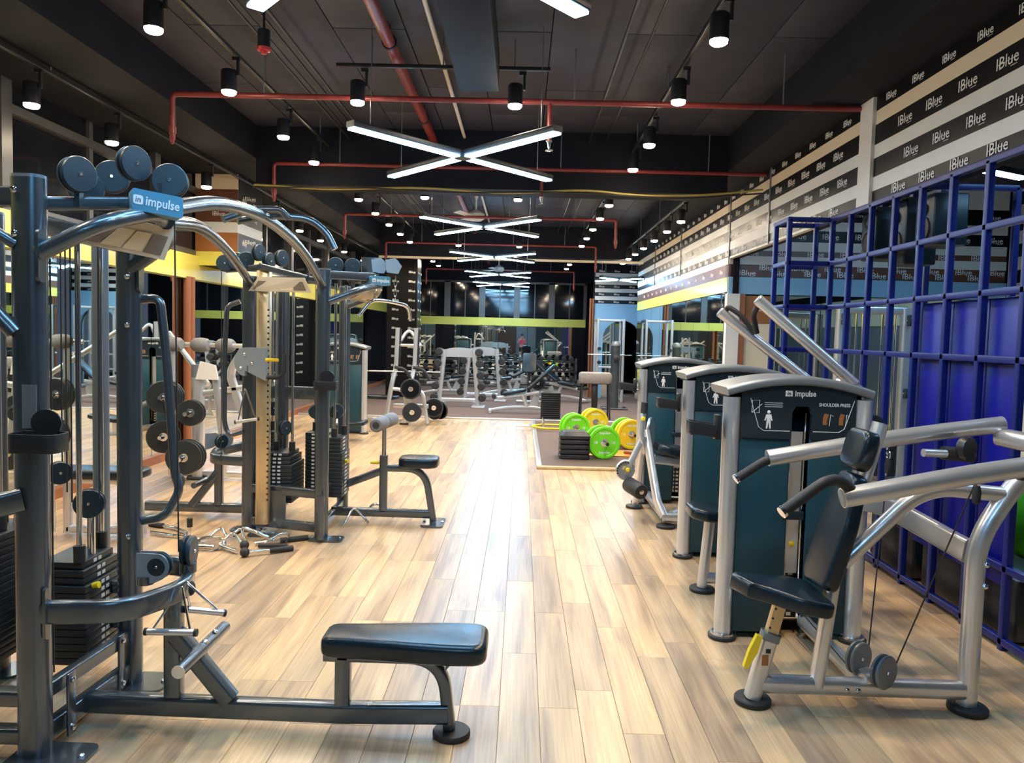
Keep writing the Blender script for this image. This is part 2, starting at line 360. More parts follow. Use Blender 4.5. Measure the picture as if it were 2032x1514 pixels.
# side bay: back wall that faces the camera, side wall, ceiling
WB = thing('wall_bay', 'wall of the side bay behind the blue cage, striped above a pale blue band and mirrors', 'wall', (5, 11.1, 0), kind='structure')
def bb(name, x0, x1, z0, z1, m, y=11.12, th=0.03, parent=WB): return M().box(((x0 + x1) / 2, y + th / 2, (z0 + z1) / 2), (x1 - x0, th, z1 - z0)).out(name, m, parent)
for z0, z1, m in ((3.62, 3.9, 'band_white'), (3.40, 3.62, 'band_black'), (3.27, 3.40, 'band_white'), (3.11, 3.27, 'band_black'), (2.98, 3.11, 'band_white'), (2.84, 2.98, 'band_brown'), (2.60, 2.84, 'band_brown')):
    bb('stripe', XR, 6.8, z0, z1, m)
bb('stripe', XR, 6.8, 2.78, 2.90, 'band_white', 11.11)
for z, st in ((3.51, 0.2), (3.19, 0.25), (2.94, 0.05), (2.74, 0.3), (2.66, 0.02)):
    logos(WB, (XR + 0.25, 11.12, z), (1, 0, 0), 8, 0.46, 0.115, st)
bb('sky_band', XR, 6.8, 2.36, 2.60, 'band_sky', 11.08, 0.06)
for i in range(5): bb('mirror_pane', 3.55 + i * 0.69, 3.55 + i * 0.69 + 0.68, 0.02, 2.35, 'mirror', 11.13)
bb('wall_core', XR, 6.9, 0, 4.1, 'beam_paint', 11.17, 0.1)
bb('corner_post', XR - 0.02, XR + 0.16, 0, 2.36, 'white_paint', 11.04, 0.12); bb('corner_strip', XR + 0.16, XR + 0.24, 0, 2.36, 'wood_brown', 11.05, 0.1)
bb('notice_board', XR + 0.26, 3.54, 1.95, 2.34, 'band_orange', 11.10, 0.04); bb('lower_wall', XR + 0.26, 3.54, 0, 1.95, 'cream', 11.11, 0.04)
logos(WB, (3.38, 11.10, 2.15), (1, 0, 0), 1, 1, 0.1)
WS = thing('wall_bay_side', 'side wall of the bay, cream below and striped above, seen through the blue cage', 'wall', (6.9, 3, 0), kind='structure')
M().box((6.95, 3, 1.9), (0.1, 18, 3.9)).out('wall_core', 'cap_grey', WS); band('cream_panel', 2.05, 2.6, -5, 11.1, 'cream', 0.02, WS, 6.87)
for i in range(7): band('stripe', 2.6 + i * 0.18, 2.6 + (i + 1) * 0.18, -5, 11.1, 'band_black' if i % 2 == 0 else 'band_white', 0.02, WS, 6.87)
o = M().box((4.95, 7.0, 3.95), (4.0, 8.4, 0.06)).out('ceiling_bay', 'ceiling_paint'); struct(o, 'dark ceiling over the side bay', 'ceiling')

# end wall with the arch, at the right of the far windows
WA = thing('wall_arch', 'striped wall with a pale blue arch at the far right end of the hall', 'wall', (2.6, 21.5, 0), kind='structure')
def ba(name, x0, x1, z0, z1, m, y=21.5, th=0.05): return bb(name, x0, x1, z0, z1, m, y, th, WA)
zz = 2.62
for i in range(9): ba('stripe', 1.98, 3.5, zz + i * 0.105, zz + (i + 1) * 0.105, 'band_black' if i % 2 == 0 else 'band_white')
for i in range(0, 9, 2): logos(WA, (2.15, 21.5, zz + (i + 0.5) * 0.105), (1, 0, 0), 3, 0.42, 0.075)
arch = [(-0.76, 0), (-0.76, 2.6), (0.76, 2.6), (0.76, 0), (0.52, 0)] + [(0.52 * math.cos(t), 1.65 + 0.5 * math.sin(t)) for t in [PI * k / 12 for k in range(13)]] + [(-0.52, 0)]
M().prism(arch, (2.74, 21.45, 0.02), (1, 0, 0), (0, 0, 1), 0.08).out('arch_surround', 'band_sky', WA)
ba('mirror_pane', 2.1, 3.4, 0.02, 2.3, 'mirror', 21.52, 0.02); ba('wall_core', 1.95, 3.6, 0, 3.7, 'beam_paint', 21.56, 0.1)
for x in (1.86, 1.93): M().cyl((x, 21.4, 0.02), (x, 21.4, 2.75), 0.03, 8).out('wall_pipe', 'wood_brown', WA)

# ------------------------------------------------------------------ back wall
YB = 26.0
WK = thing('wall_back', 'far end wall with mirrors under a yellow band and dark windows above', 'wall', (-0.7, YB, 0), kind='structure')
bb('wall_core', -4.6, 3.6, 0, 4.1, 'beam_paint', YB + 0.08, 0.1, WK)
bb('yellow_band', -3.7, 2.1, 2.0, 2.26, 'band_yellow', YB - 0.08, 0.1, WK)
for i in range(6): bb('mirror_pane', -3.7 + i * 0.97, -3.7 + i * 0.97 + 0.96, 0.05, 2.0, 'mirror', YB, 0.03, WK)
for i in range(5):
    W1 = thing('window_%d' % (i + 1), 'dark far window above the yellow band, number %s from the left' % ('one', 'two', 'three', 'four', 'five')[i], 'window', (-3.1 + i * 1.16, YB, 2.26), kind='structure')
    x0, x1 = -3.68 + i * 1.16, -3.68 + (i + 1) * 1.16
    bb('pane', x0 + 0.1, (x0 + x1) / 2, 2.3, 3.4, 'window_glass', YB - 0.01, 0.02, W1); bb('pane', (x0 + x1) / 2 + 0.03, x1 - 0.1, 2.3, 3.4, 'window_glass', YB - 0.01, 0.02, W1)
    bb('mullion', x0, x0 + 0.1, 2.26, 3.45, 'window_frame', YB - 0.05, 0.08, W1); bb('mullion', x1 - 0.1, x1, 2.26, 3.45, 'window_frame', YB - 0.05, 0.08, W1)
    bb('mullion', (x0 + x1) / 2, (x0 + x1) / 2 + 0.03, 2.26, 3.45, 'window_frame', YB - 0.04, 0.06, W1); bb('top_rail', x0, x1, 3.4, 3.47, 'window_frame', YB - 0.05, 0.08, W1)

# ------------------------------------------------------------------ left wall: mirrors, yellow band, windows, pillars
XL = -4.5
WL = thing('wall_left', 'left wall with mirrors under a yellow band', 'wall', (XL, 10, 0), kind='structure')
M().box((XL - 0.1, 10, 1.35), (0.12, 33, 2.7)).out('wall_core', 'beam_paint', WL)
M().box((XL + 0.02, 10, 2.50), (0.10, 33, 0.32)).out('yellow_band', 'band_yellow', WL)
for i in range(26):
    M().box((XL - 0.02, -5 + i * 1.2 + 0.6, 1.22), (0.02, 1.188, 2.24)).out('mirror_pane', 'mirror', WL)
M().box((XL + 0.01, 10, 0.05), (0.06, 33, 0.10)).out('skirting', 'wood_brown', WL)
for dy in (0, 0.13): M().cyl((XL + 0.06, 10.25 + dy, 0.02), (XL + 0.06, 10.25 + dy, 2.36), 0.05, 10).out('wall_pipe', 'wood_brown', WL)
n = 0
for y0 in [-4.4 + 2.75 * i for i in range(11)]:
    n += 1
    W1 = thing('window_%d' % (5 + n), 'dark aluminium window over the left yellow band, %s' % ('behind the viewer' if y0 < 3 else 'bay %d counted from the viewer along the hall' % int((y0 - 0.2) / 2.75)), 'window', (XL, y0 + 1.3, 2.66), kind='structure')
    def lb(name, ya, yb, za, zb, m, x=XL, th=0.06): return M().box((x, (ya + yb) / 2, (za + zb) / 2), (th, yb - ya, zb - za)).out(name, m, W1)
    lb('post', y0, y0 + 0.14, 2.66, 4.17, 'window_frame', XL, 0.14); lb('mullion', y0 + 1.4, y0 + 1.47, 2.66, 4.17, 'window_frame')
    lb('sill_rail', y0, y0 + 2.75, 2.66, 2.74, 'window_frame'); lb('transom', y0, y0 + 2.75, 3.5, 3.58, 'window_frame', XL, 0.1)
    for ya, yb in ((y0 + 0.14, y0 + 1.4), (y0 + 1.47, y0 + 2.75)):
        lb('pane', ya, yb, 2.74, 3.5, 'window_glass', XL - 0.01, 0.015); lb('pane', ya, yb, 3.58, 4.17, 'window_glass', XL - 0.01, 0.015)
def pillar(name, label, x0, x1, y0, y1, rows, lz):
    P = thing(name, label, 'pillar', ((x0 + x1) / 2, (y0 + y1) / 2, 0), kind='structure')
    for z0, z1, m, m2 in rows:
        M().box(((x0 + x1) / 2, y0 + 0.01, (z0 + z1) / 2), (x1 - x0, 0.02, z1 - z0)).out('stripe', m, P)
        M().box((x1 - 0.01, (y0 + y1) / 2 + 0.01, (z0 + z1) / 2), (0.02, y1 - y0 - 0.02, z1 - z0)).out('stripe', m2, P)
    M().box(((x0 + x1) / 2 - 0.01, (y0 + y1) / 2, (rows[-1][0] + rows[0][1]) / 2), (x1 - x0 - 0.03, y1 - y0 - 0.05, rows[0][1] - rows[-1][0])).out('pillar_core', 'beam_paint', P)
    for z, s in lz:
        w_ = x1 - x0
        logos(P, (x0, y0, z), (1, 0, 0), 2, 0.42, s, 0.32 if w_ < 0.7 else 0.22); logos(P, (x1, y0, z), (0, 1, 0), 2, 0.42, s, 0.25)
    return P
pillar('wall_pillar_brown', 'square pillar by the left windows, striped brown and white with white lettering', -4.48, -3.9, 10.6, 11.6,
       [(3.57, 3.80, 'cream', 'band_black'), (3.13, 3.57, 'band_brown', 'band_black'), (2.99, 3.13, 'band_white', 'band_white'), (2.73, 2.99, 'band_orange', 'band_black'), (2.54, 2.73, 'band_yellow', 'band_yellow')],
       [(3.44, 0.085), (3.24, 0.085), (2.86, 0.085)])
pillar('wall_pillar_black', 'tall black pillar covered in white lettering at the far left', -3.5, -2.72, 20.0, 20.7, [(0.02, 3.6, 'band_black', 'band_black')], [(0.6 + 0.24 * i, 0.085) for i in range(12)])
WF = thing('wall_front', 'striped wall behind the viewer over a yellow band', 'wall', (0.5, -6, 0), kind='structure')
M().box((1.2, -6.1, 2.1), (12.5, 0.1, 4.3)).out('wall_core', 'cap_grey', WF); M().box((1.2, -6.04, 2.45), (12.5, 0.04, 0.25)).out('yellow_band', 'band_yellow', WF)
for i in range(9): M().box((1.2, -6.04, 2.66 + i * 0.17), (12.5, 0.03, 0.17)).out('stripe', 'band_black' if i % 2 == 0 else 'band_white', WF)
for i in range(8): M().box((-3.9 + i * 1.4, -6.03, 1.16), (1.36, 0.03, 2.3)).out('wall_panel', ('shroud', 'window_frame', 'band_brown', 'cap_grey')[i % 4], WF)

# ------------------------------------------------------------------ X shaped LED lights
def xlight(name, cx, cy, z, label, hx=0.82, hy=0.95):
    t = thing(name, label, 'ceiling light', (cx, cy, z), 'X shaped LED lights')
    for sx in (-1, 1):
        for sy in (-1, 1):
            a = V(cx + sx * 0.05, cy + sy * 0.055, z); b = V(cx + sx * hx, cy + sy * hy, z); d = (b - a).normalized()
            h = M().bar([a + V(0, 0, 0.03), b + V(0, 0, 0.03)], 0.10, 0.05, d.cross(V(0, 0, 1)), 0.01).out('light_bar', 'black_plastic', t)
            M().bar([a + d * 0.01 - V(0, 0, 0.004), b - d * 0.01 - V(0, 0, 0.004)], 0.088, 0.016, d.cross(V(0, 0, 1)), 0.006).out('diffuser', 'led', h)
            m_ = (a + b) / 2
            M().cyl((b.x - d.x * 0.2, b.y - d.y * 0.2, z + 0.05), (b.x - d.x * 0.2, b.y - d.y * 0.2, ZC), 0.004, 6).out('hanging_wire', 'cap_grey', t)
    M().lathe([(0.0, -0.012), (0.075, -0.012), (0.085, 0.0), (0.085, 0.05), (0.0, 0.055)], (cx, cy, z), n=16).out('hub', 'black_plastic', t)
    return t
for i, (x, y, z, s) in enumerate(((-0.55, -1.45, 3.3, 'X shaped LED light behind the viewer'), (-0.56, 3.02, 3.3, 'X shaped LED light cut off by the top edge of the picture'), (-0.58, 7.17, 3.3, 'largest complete X shaped LED light in the picture'), (-0.62, 11.8, 3.3, 'second complete X shaped LED light, in front of the nearest fan'), (-0.62, 16.3, 3.3, 'third complete X shaped LED light down the hall'), (-0.66, 20.9, 3.3, 'fourth complete X shaped LED light down the hall'), (-0.66, 24.2, 3.25, 'furthest X shaped LED light, just before the far windows'), (2.35, 19.3, 3.12, 'X shaped LED light in front of the far striped arch wall'))):
    xlight('led_light', x, y, z, s, *((0.5, 0.6) if i == 7 else (0.82, 0.95)))
# cool light over the side bay
for i, (x, y) in enumerate(((4.3, 4.2), (4.6, 8.2))):
    t = thing('tube_light', ('long LED tube light over the near part of the side bay', 'long LED tube light over the far part of the side bay')[i], 'ceiling light', (x, y, 3.55), 'tube lights of the side bay')
    M().box((x, y, 3.58), (1.9, 0.12, 0.06), 0.5).out('light_bar', 'black_plastic', t); M().box((x, y, 3.54), (1.86, 0.10, 0.02), 0.5).out('diffuser', 'led', t)
    M().cyl((x, y, 3.6), (x, y, 3.92), 0.006, 6).out('hanging_wire', 'cap_grey', t)

# ------------------------------------------------------------------ spotlights
spot_d = bpy.data.lights.new('spot', 'SPOT'); spot_d.energy = SPOT_WATT; spot_d.color = SPOT_COL; spot_d.spot_size = math.radians(160); spot_d.spot_blend = 1.0; spot_d.shadow_soft_size = 0.05
sp = thing('spotlight', 'x', 'spotlight', (0, 0, 0), 'black cylinder spotlights')
h_ = M().lathe([(0.0, 0.17), (0.055, 0.17), (0.062, 0.16), (0.062, 0.0), (0.054, 0.0), (0.054, 0.02), (0.0, 0.02)], (0, 0, 0), n=18).out('lamp_housing', 'black_plastic', sp)
M().lathe([(0.0, -0.028), (0.046, -0.026), (0.057, -0.016), (0.058, 0.0), (0.0, 0.012)], (0, 0, 0), n=16).out('lamp_lens', 'spot_glow', sp)
M().box((0.075, 0, 0.19), (0.02, 0.03, 0.13)).box((0.06, 0, 0.26), (0.06, 0.03, 0.03)).out('lamp_bracket', 'black_plastic', sp)
first = [True]
wash_d = spot_d.copy(); wash_d.spot_size = math.radians(95); wash_d.energy = SPOT_WATT * 0.6
def spot(x, y, z, label, hang=ZC, light=True):
    if first[0]: o = sp; o.location = (x, y, z); o['label'] = label; first[0] = False
    else: o = dup(sp, (x, y, z), None, label)
    if light:
        L = bpy.data.objects.new('spot_beam', wash_d if abs(x) > 2.6 or x > 2 else spot_d); COL.objects.link(L); L.parent = o; L.location = (0, 0, -0.09)
    return o
def track(name, p, q, label, rods):
    t = thing(name, label, 'light track', p)
    M().bar([p, q], 0.035, 0.03, V(*q) - V(*p) if False else (V(*q) - V(*p)).normalized().cross(V(0, 0, 1)), 0.004).out('rail', 'black_plastic', t)
    P, Q = V(*p), V(*q)
    for i in range(rods):
        a = P.lerp(Q, (i + 0.5) / rods); M().cyl(a + V(0, 0, 0.01), (a.x, a.y, ZC), 0.006, 6).out('hanger_rod', 'cap_grey', t)
    return t
YS = [1.2, 2.5, 3.85, 5.15, 6.45, 7.9, 9.05, 10.2, 11.5, 12.8, 14.1, 15.4, 16.7, 18.2, 19.6, 21.0, 22.4]
ORD = ['behind the picture edge', 'above the picture edge, second', 'above the picture edge, third', 'first', 'second', 'third', 'fourth', 'fifth', 'sixth', 'seventh', 'eighth', 'ninth', 'tenth', 'eleventh', 'twelfth', 'thirteenth', 'fourteenth']
track('light_track', (-2.40, 0.5, 3.93), (-2.40, 23.5, 3.93), 'long black light track down the left half of the ceiling', 12)
track('light_track', (1.27, 0.5, 3.93), (1.27, 23.5, 3.93), 'long black light track down the right half of the ceiling', 12)
for i, y in enumerate(YS):
    spot(-2.45, y, 3.63, 'black cylinder spotlight on the left track, %s from the viewer' % ORD[i])
    spot(1.22, y, 3.63, 'black cylinder spotlight on the right track, %s from the viewer' % ORD[i])
for i, y in enumerate((6.66, 11.2, 17.1, 23.8)):
    track('light_track', (-1.62, y, 3.93), (0.18, y, 3.93), ('short black cross track over the aisle, nearest the viewer', 'short black cross track just behind the nearest cross beam', 'short black cross track in the far half of the hall', 'short black cross track closest to the far windows')[i], 3)
    spot(-1.44, y, 3.63, ('left', 'left', 'left', 'left')[i] + ' spotlight on the cross track, %s of four rows from the viewer' % ('first', 'second', 'third', 'fourth')[i])
    spot(-0.11, y, 3.63, 'right spotlight on the cross track, %s of four rows from the viewer' % ('first', 'second', 'third', 'fourth')[i])
track('light_track', (2.33, 10.4, 3.72), (2.33, 19.0, 3.72), 'black light track along the right striped wall', 4)
for i, y in enumerate((11.5, 12.6, 13.8, 15.0, 16.1, 17.1, 18.1)):
    spot(2.28, y, 3.42, 'spotlight beside the right striped wall, %s from the viewer' % ('first', 'second', 'third', 'fourth', 'fifth', 'sixth', 'seventh')[i])
track('light_track', (-3.87, 3.0, 3.72), (-3.87, 21, 3.72), 'black light track in front of the left windows', 8)
for i, y in enumerate((5.0, 6.2, 7.4, 9.6, 12.2, 13.6, 15.0, 17.0, 19.0)):
    spot(-3.92, y, 3.42, 'spotlight in front of the left windows, %s from the viewer' % ORD[i + 3])

# ------------------------------------------------------------------ pipes, conduit, duct, cables
o = M().tube([(-1.13, -2, 4.03), (-1.13, 25.4, 4.01)], 0.048, 14).out('sprinkler_main', 'pipe_red')
tag(o, 'thick red sprinkler main running the length of the ceiling', 'pipe')
for i, y in enumerate((4.2, 6.4, 8.6, 10.8)):
    c = M().lathe([(0.052, -0.02), (0.062, -0.02), (0.062, 0.02), (0.052, 0.02)], (-1.13, y, 4.03), (0, 1, 0), 16).cyl((-1.13, y, 4.09), (-1.13, y, ZC), 0.006, 6).out('pipe_clamp', 'black_plastic')
    tag(c, 'black clamp on the thick red sprinkler main, %s from the viewer' % ('first', 'second', 'third', 'fourth')[i], 'pipe clamp', 'clamps of the sprinkler main')
o = M().tube([(-0.765, -2, 4.09), (-0.765, 25.4, 4.09)], 0.02, 10).out('conduit', 'pvc_white'); tag(o, 'thin white conduit beside the thick red sprinkler main', 'conduit')
def branch(name, y, x0, x1, z, label, ld=None, rd=None, sprinkler=None):
    t = thing(name, label, 'pipe', ((x0 + x1) / 2, y, z), 'red sprinkler branch pipes')
    pts = [(x0, y, z), (x1, y, z)]
    if ld: pts = [(x0, y, z - ld)] + pts
    if rd: pts = pts + [(x1, y, z - rd)]
    M().tube(fil(pts, 0.05, 4), 0.024, 10).out('pipe_run', 'pipe_red', t)
    for x, on in ((x0, ld), (x1, rd)):
        if on: M().lathe([(0.032, -0.03), (0.032, 0.03)], (x, y, z - on + 0.06), n=12).lathe([(0.0, -0.06), (0.012, -0.06), (0.02, -0.02), (0.026, 0.0)], (x, y, z - on), n=10).out('sprinkler_head', 'pipe_red', t)
    for x in (x0 + 0.8, (x0 + x1) / 2 + 0.5, x1 - 0.7): M().cyl((x, y, z), (x, y, ZC), 0.006, 6).out('hanger_rod', 'cap_grey', t)
    if sprinkler is not None:
        M().tube([(sprinkler, y, z), (sprinkler, y, z - 0.33)], 0.022, 10).out('drop_pipe', 'pipe_red', t)
        M().lathe([(0.0, -0.07), (0.035, -0.065), (0.035, -0.06), (0.012, -0.05), (0.018, 0.0), (0.028, 0.02)], (sprinkler, y, z - 0.35), n=12).out('sprinkler_head', 'chrome', t)
    return t
branch('sprinkler_branch', 6.86, -3.10, 2.9, 3.72, 'red branch pipe right across the ceiling, nearest the viewer', 0.37, None, 0.19)
branch('sprinkler_branch', 9.55, -3.07, 2.9, 3.71, 'red branch pipe right across the ceiling under the nearest cross beam', 0.40, None, 0.19)
branch('sprinkler_branch', 13.45, -3.1, 1.56, 3.7, 'red branch pipe with a drop at each end behind the nearest fan', 0.36, 0.42)
branch('sprinkler_branch', 17.5, -3.1, 1.6, 3.7, 'red branch pipe with a drop at each end before the middle cross beam', 0.36, 0.5)
branch('sprinkler_branch', 23.2, -2.9, 1.5, 3.6, 'red branch pipe with a drop at each end near the far windows', 0.4, 0.5)
o = M().box((-0.41, 3.45, 3.86), (0.33, 6.2, 0.32), bev=0.01).out('air_duct', 'beam_paint'); tag(o, 'black square air duct hanging along the middle of the ceiling', 'air duct')
o = M().tube(fil([(-3.3, 9.5, 3.44), (-2.4, 9.5, 3.40), (-1.3, 9.48, 3.45), (-0.2, 9.5, 3.40), (0.7, 9.48, 3.47), (1.4, 9.5, 3.41), (2.2, 9.5, 3.44), (2.85, 9.5, 3.52)], 0.3), 0.012, 8).out('power_cable', 'cable_yellow'); tag(o, 'yellow cable sagging along the nearest cross beam', 'cable')
o = M().tube(fil([(-3.3, 9.46, 3.40), (-2.0, 9.46, 3.43), (-0.9, 9.46, 3.39), (0.4, 9.46, 3.43), (1.9, 9.46, 3.38), (2.85, 9.46, 3.47)], 0.3), 0.009, 8).out('power_cable', 'black_plastic'); tag(o, 'thin black cable under the yellow cable on the nearest cross beam', 'cable')
for i, (x, z) in enumerate(((-2.15, 4.02), (-2.02, 4.05), (-1.9, 4.0))):
    o = M().tube([(x, 0, z), (x, 24, z)], 0.012, 8).out('conduit', 'black_plastic'); tag(o, 'thin black ceiling conduit beside the left light track, %s of three from the wall' % ('first', 'second', 'third')[i], 'conduit', 'black ceiling conduits')
for i, x in enumerate((0.75, 0.95)):
    o = M().tube([(x, 0, 4.05), (x, 24, 4.05)], 0.012, 8).out('conduit', 'black_plastic'); tag(o, 'thin black ceiling conduit left of the right light track, %s one' % ('inner', 'outer')[i], 'conduit', 'black ceiling conduits')
t = thing('smoke_detector', 'red smoke detector hanging near the left light track', 'smoke detector', (-1.93, 5.75, 3.72))
M().lathe([(0.0, 0.14), (0.045, 0.14), (0.045, 0.02), (0.0, 0.02)], (-1.93, 5.75, 3.72), n=14).cyl((-1.93, 5.75, 3.85), (-1.93, 5.75, ZC), 0.01, 6).out('mount', 'black_plastic', t)
M().lathe([(0.0, -0.03), (0.02, -0.028), (0.025, -0.01), (0.048, -0.005), (0.052, 0.015), (0.0, 0.02)], (-1.93, 5.75, 3.72), n=16).out('sensor_head', 'red', t)

# ------------------------------------------------------------------ ceiling fans
def fan(x, y, zm, ztop, label, a0):
    t = thing('ceiling_fan', label, 'fan', (x, y, zm), 'white ceiling fans')
    M().lathe([(0.0, 0.0), (0.02, 0.0), (0.03, 0.04), (0.075, 0.12), (0.075, 0.13), (0, 0.13)], (x, y, ztop - 0.13), n=14).out('canopy', 'pvc_white', t)
    M().cyl((x, y, zm), (x, y, ztop), 0.016, 10).out('rod', 'pvc_white', t)
    M().lathe([(0.0, -0.09), (0.10, -0.085), (0.15, -0.05), (0.15, 0.03), (0.09, 0.07), (0.03, 0.10), (0.0, 0.10)], (x, y, zm), n=18).out('motor', 'pvc_white', t)
    for k in range(3):
        a = a0 + 2 * PI * k / 3; d = V(math.cos(a), math.sin(a), 0); s = V(-math.sin(a), math.cos(a), 0.18)
        M().prism([(0.1, -0.03), (0.22, -0.055), (0.68, -0.07), (0.70, 0.0), (0.68, 0.07), (0.22, 0.055), (0.1, 0.03)], (x, y, zm - 0.03), d, s, 0.008).out('fan_blade', 'pvc_white', t)
fan(-0.86, 13.7, 3.76, ZC, 'white ceiling fan nearest the viewer', 0.1)
fan(-0.80, 19.6, 3.66, ZC, 'white ceiling fan in the middle of the row', 0.5)
fan(-0.72, 22.6, 3.60, ZC, 'small white ceiling fan furthest from the viewer', 0.2)

# ------------------------------------------------------------------ shared pieces of gym machines
def quadplate(m, pts, th):
    P = [Vector(p) for p in pts]; n = (P[1] - P[0]).cross(P[3] - P[0]).normalized() * th / 2
    return m.ring_loft([[p - n for p in P], [p + n for p in P]])
def pulley(parent, c, axis, r=0.067, name='pulley', material='pulley'):
    o = M().lathe([(0.0, -0.024), (r * 0.94, -0.022), (r, -0.017), (r, -0.008), (r * 0.78, -0.003), (r * 0.78, 0.003), (r, 0.008), (r, 0.017), (r * 0.94, 0.022), (0.0, 0.024)], c, axis, 28).out(name, material, parent)
    M().lathe([(0.0, -0.029), (0.006, -0.029), (0.009, -0.025), (0.009, 0.025), (0.006, 0.029), (0.0, 0.029)], c, axis, 8).out('axle_bolt', 'chrome', o)
    return o
def cable(parent, pts, r=0.0035): return M().tube(pts, r, 6).out('cable', 'black_rubber', parent)
def bolt(parent, c, axis): return M().lathe([(0.0, 0.0), (0.013, 0.0), (0.013, 0.006), (0.008, 0.011), (0.0, 0.012)], c, axis, 8).out('bolt', 'chrome', parent)
def post(parent, x, y, z1, w=0.112, d=0.085, m='steel_blue', z0=0.012, name='post', cap=True):
    o = M().bar([(x, y, z0), (x, y, z1)], w, d, (1, 0, 0), 0.038).out(name, m, parent)
    if cap: M().bar([(x, y, z1 - 0.002), (x, y, z1 + 0.012)], w * 0.97, d * 0.96, (1, 0, 0), 0.036).out('end_cap', 'cap_grey', o)
    return o
def foot_plate(parent, x, y, w=0.24, d=0.17, m='steel_blue'):
    o = M().prism(rrect(w, d, 0.04), (x, y, 0.007), (1, 0, 0), (0, 1, 0), 0.012).out('foot_plate', m, parent)
    for s in (-1, 1): bolt(o, (x + s * w * 0.4, y, 0.013), (0, 0, 1))
    return o
def stack(parent, x0, x1, y0, y1, z0, z1, tiers=2, face='x', n=None, cap_h=0.05):
    """weight stack: separate plates, a narrower head, numbered labels"""
    n = n or max(4, int((z1 - z0) / 0.032)); h = (z1 - z0) / n
    for i in range(n):
        k = 0.0 if i < n * 0.72 else (0.018 if i < n * 0.9 or tiers < 3 else 0.036)
        if tiers < 2: k = 0
        o = M().box(((x0 + x1) / 2, (y0 + y1) / 2, z0 + (i + 0.5) * h), (x1 - x0 - 2 * k, y1 - y0 - 2 * k, h - 0.003), bev=0.003).out('weight_plate', 'stack_black', parent)
        zc = z0 + (i + 0.5) * h
        if face == 'x':
            for dy in (-0.028, 0.012): M().box((x1 - k + 0.001, (y0 + y1) / 2 + dy, zc), (0.002, 0.026, h * 0.5)).out('number_label', 'sticker', o)
        else:
            for dx in (-0.03, 0.012): M().box(((x0 + x1) / 2 + dx, y0 + k - 0.001, zc), (0.026, 0.002, h * 0.5)).out('number_label', 'sticker', o)
    return z1
def rods(parent, xy, z0, z1, r=0.0125):
    for x, y in xy:
        o = M().cyl((x, y, z0), (x, y, z1), r, 12).out('guide_rod', 'chrome', parent)
        M().cyl((x, y, z0), (x, y, z0 + 0.075), 0.026, 14).out('rod_bushing', 'black_plastic', o)
def bow(parent, p0, p1, apex, z, za=None, w=0.045, h=0.085, m='steel_blue', rnd=0.10, name='bow_tube', tube=None):
    za = z if za is None else za
    a, b, c = V(*p0, z), V(*p1, z), V(*apex, za); q = 0.32
    pts = [a, V(c.x - (c.x - a.x) * 0.28, a.y + (c.y - a.y) * 0.12, z + (za - z) * 0.6), c, V(c.x - (c.x - b.x) * 0.28, b.y + (c.y - b.y) * 0.12, z + (za - z) * 0.6), b]
    path = fil(pts, rnd, 6)
    o = (M().tube(path, tube, 14) if tube else M().sweep(path, rrect(h, w, 0.016), (0, 0, 1))).out(name, m, parent)
    return o
def stirrup(name, label, top, c, d, w=0.13, tilt=None):
    """cable handle: steel wire triangle over a rubber grip"""
    t = thing(name, label, 'cable handle', c, 'stirrup cable handles')
    c, d, top = V(*c), V(*d).normalized(), V(*top)
    M().tube(fil([c - d * w * 0.42, top + (c - d * w * 0.42 - top) * 0.12, top, top + (c + d * w * 0.42 - top) * 0.12, c + d * w * 0.42], 0.03), 0.005, 8).out('wire_frame', 'chrome', t)
    M().cyl(c - d * w / 2, c + d * w / 2, 0.014, 14).out('grip', 'silver', t)
    for s in (-1, 1): M().cyl(c + d * s * w / 2, c + d * s * (w / 2 + 0.012), 0.0155, 14).out('grip_end', 'black_rubber', t)
    return t
def placard(parent, pts, logo=True):
    o = quadplate(M(), pts, 0.006).out('info_placard', 'placard', parent)
    P = [V(*p) for p in pts]; n = (P[1] - P[0]).cross(P[3] - P[0]).normalized()
    for k in range(4):
        u0, u1 = 0.06 + k * 0.225, 0.06 + k * 0.225 + 0.20; v0, v1 = 0.12, 0.72
        def q(u, v): return (P[0].lerp(P[1], u)).lerp(P[3].lerp(P[2], u), v)
        for sgn in (-1, 1):
            quadplate(M(), [q(u0, v0) + n * sgn * 0.004, q(u1, v0) + n * sgn * 0.004, q(u1, v1) + n * sgn * 0.004, q(u0, v1) + n * sgn * 0.004], 0.001).out('printed_panel', 'placard_print' if k % 3 == 0 else 'cream', o)
    return o
def logo_box(parent, c, ax, s=1.0):
    c, ax = V(*c), V(*ax).normalized(); n = ax.cross(V(0, 0, 1))
    o = M().prism(rrect(0.19 * s, 0.085 * s, 0.012 * s), c, ax, (0, 0, 1), 0.10 * s).out('logo_box', 'logo_face', parent)
    lettering('impulse', 0.052 * s, 'logo_white', o, c + n * 0.051 * s + ax * 0.018 * s, ax, (0, 0, 1), bold=0.0008, sx=0.8)
    f = M().prism(rrect(0.036 * s, 0.036 * s, 0.008 * s), c + n * 0.0505 * s - ax * 0.072 * s, ax, (0, 0, 1), 0.002).out('logo_mark', 'logo_white', o)
    lettering('in', 0.034 * s, 'shroud_dark', o, c + n * 0.052 * s - ax * 0.072 * s, ax, (0, 0, 1), sx=0.9)
    return o
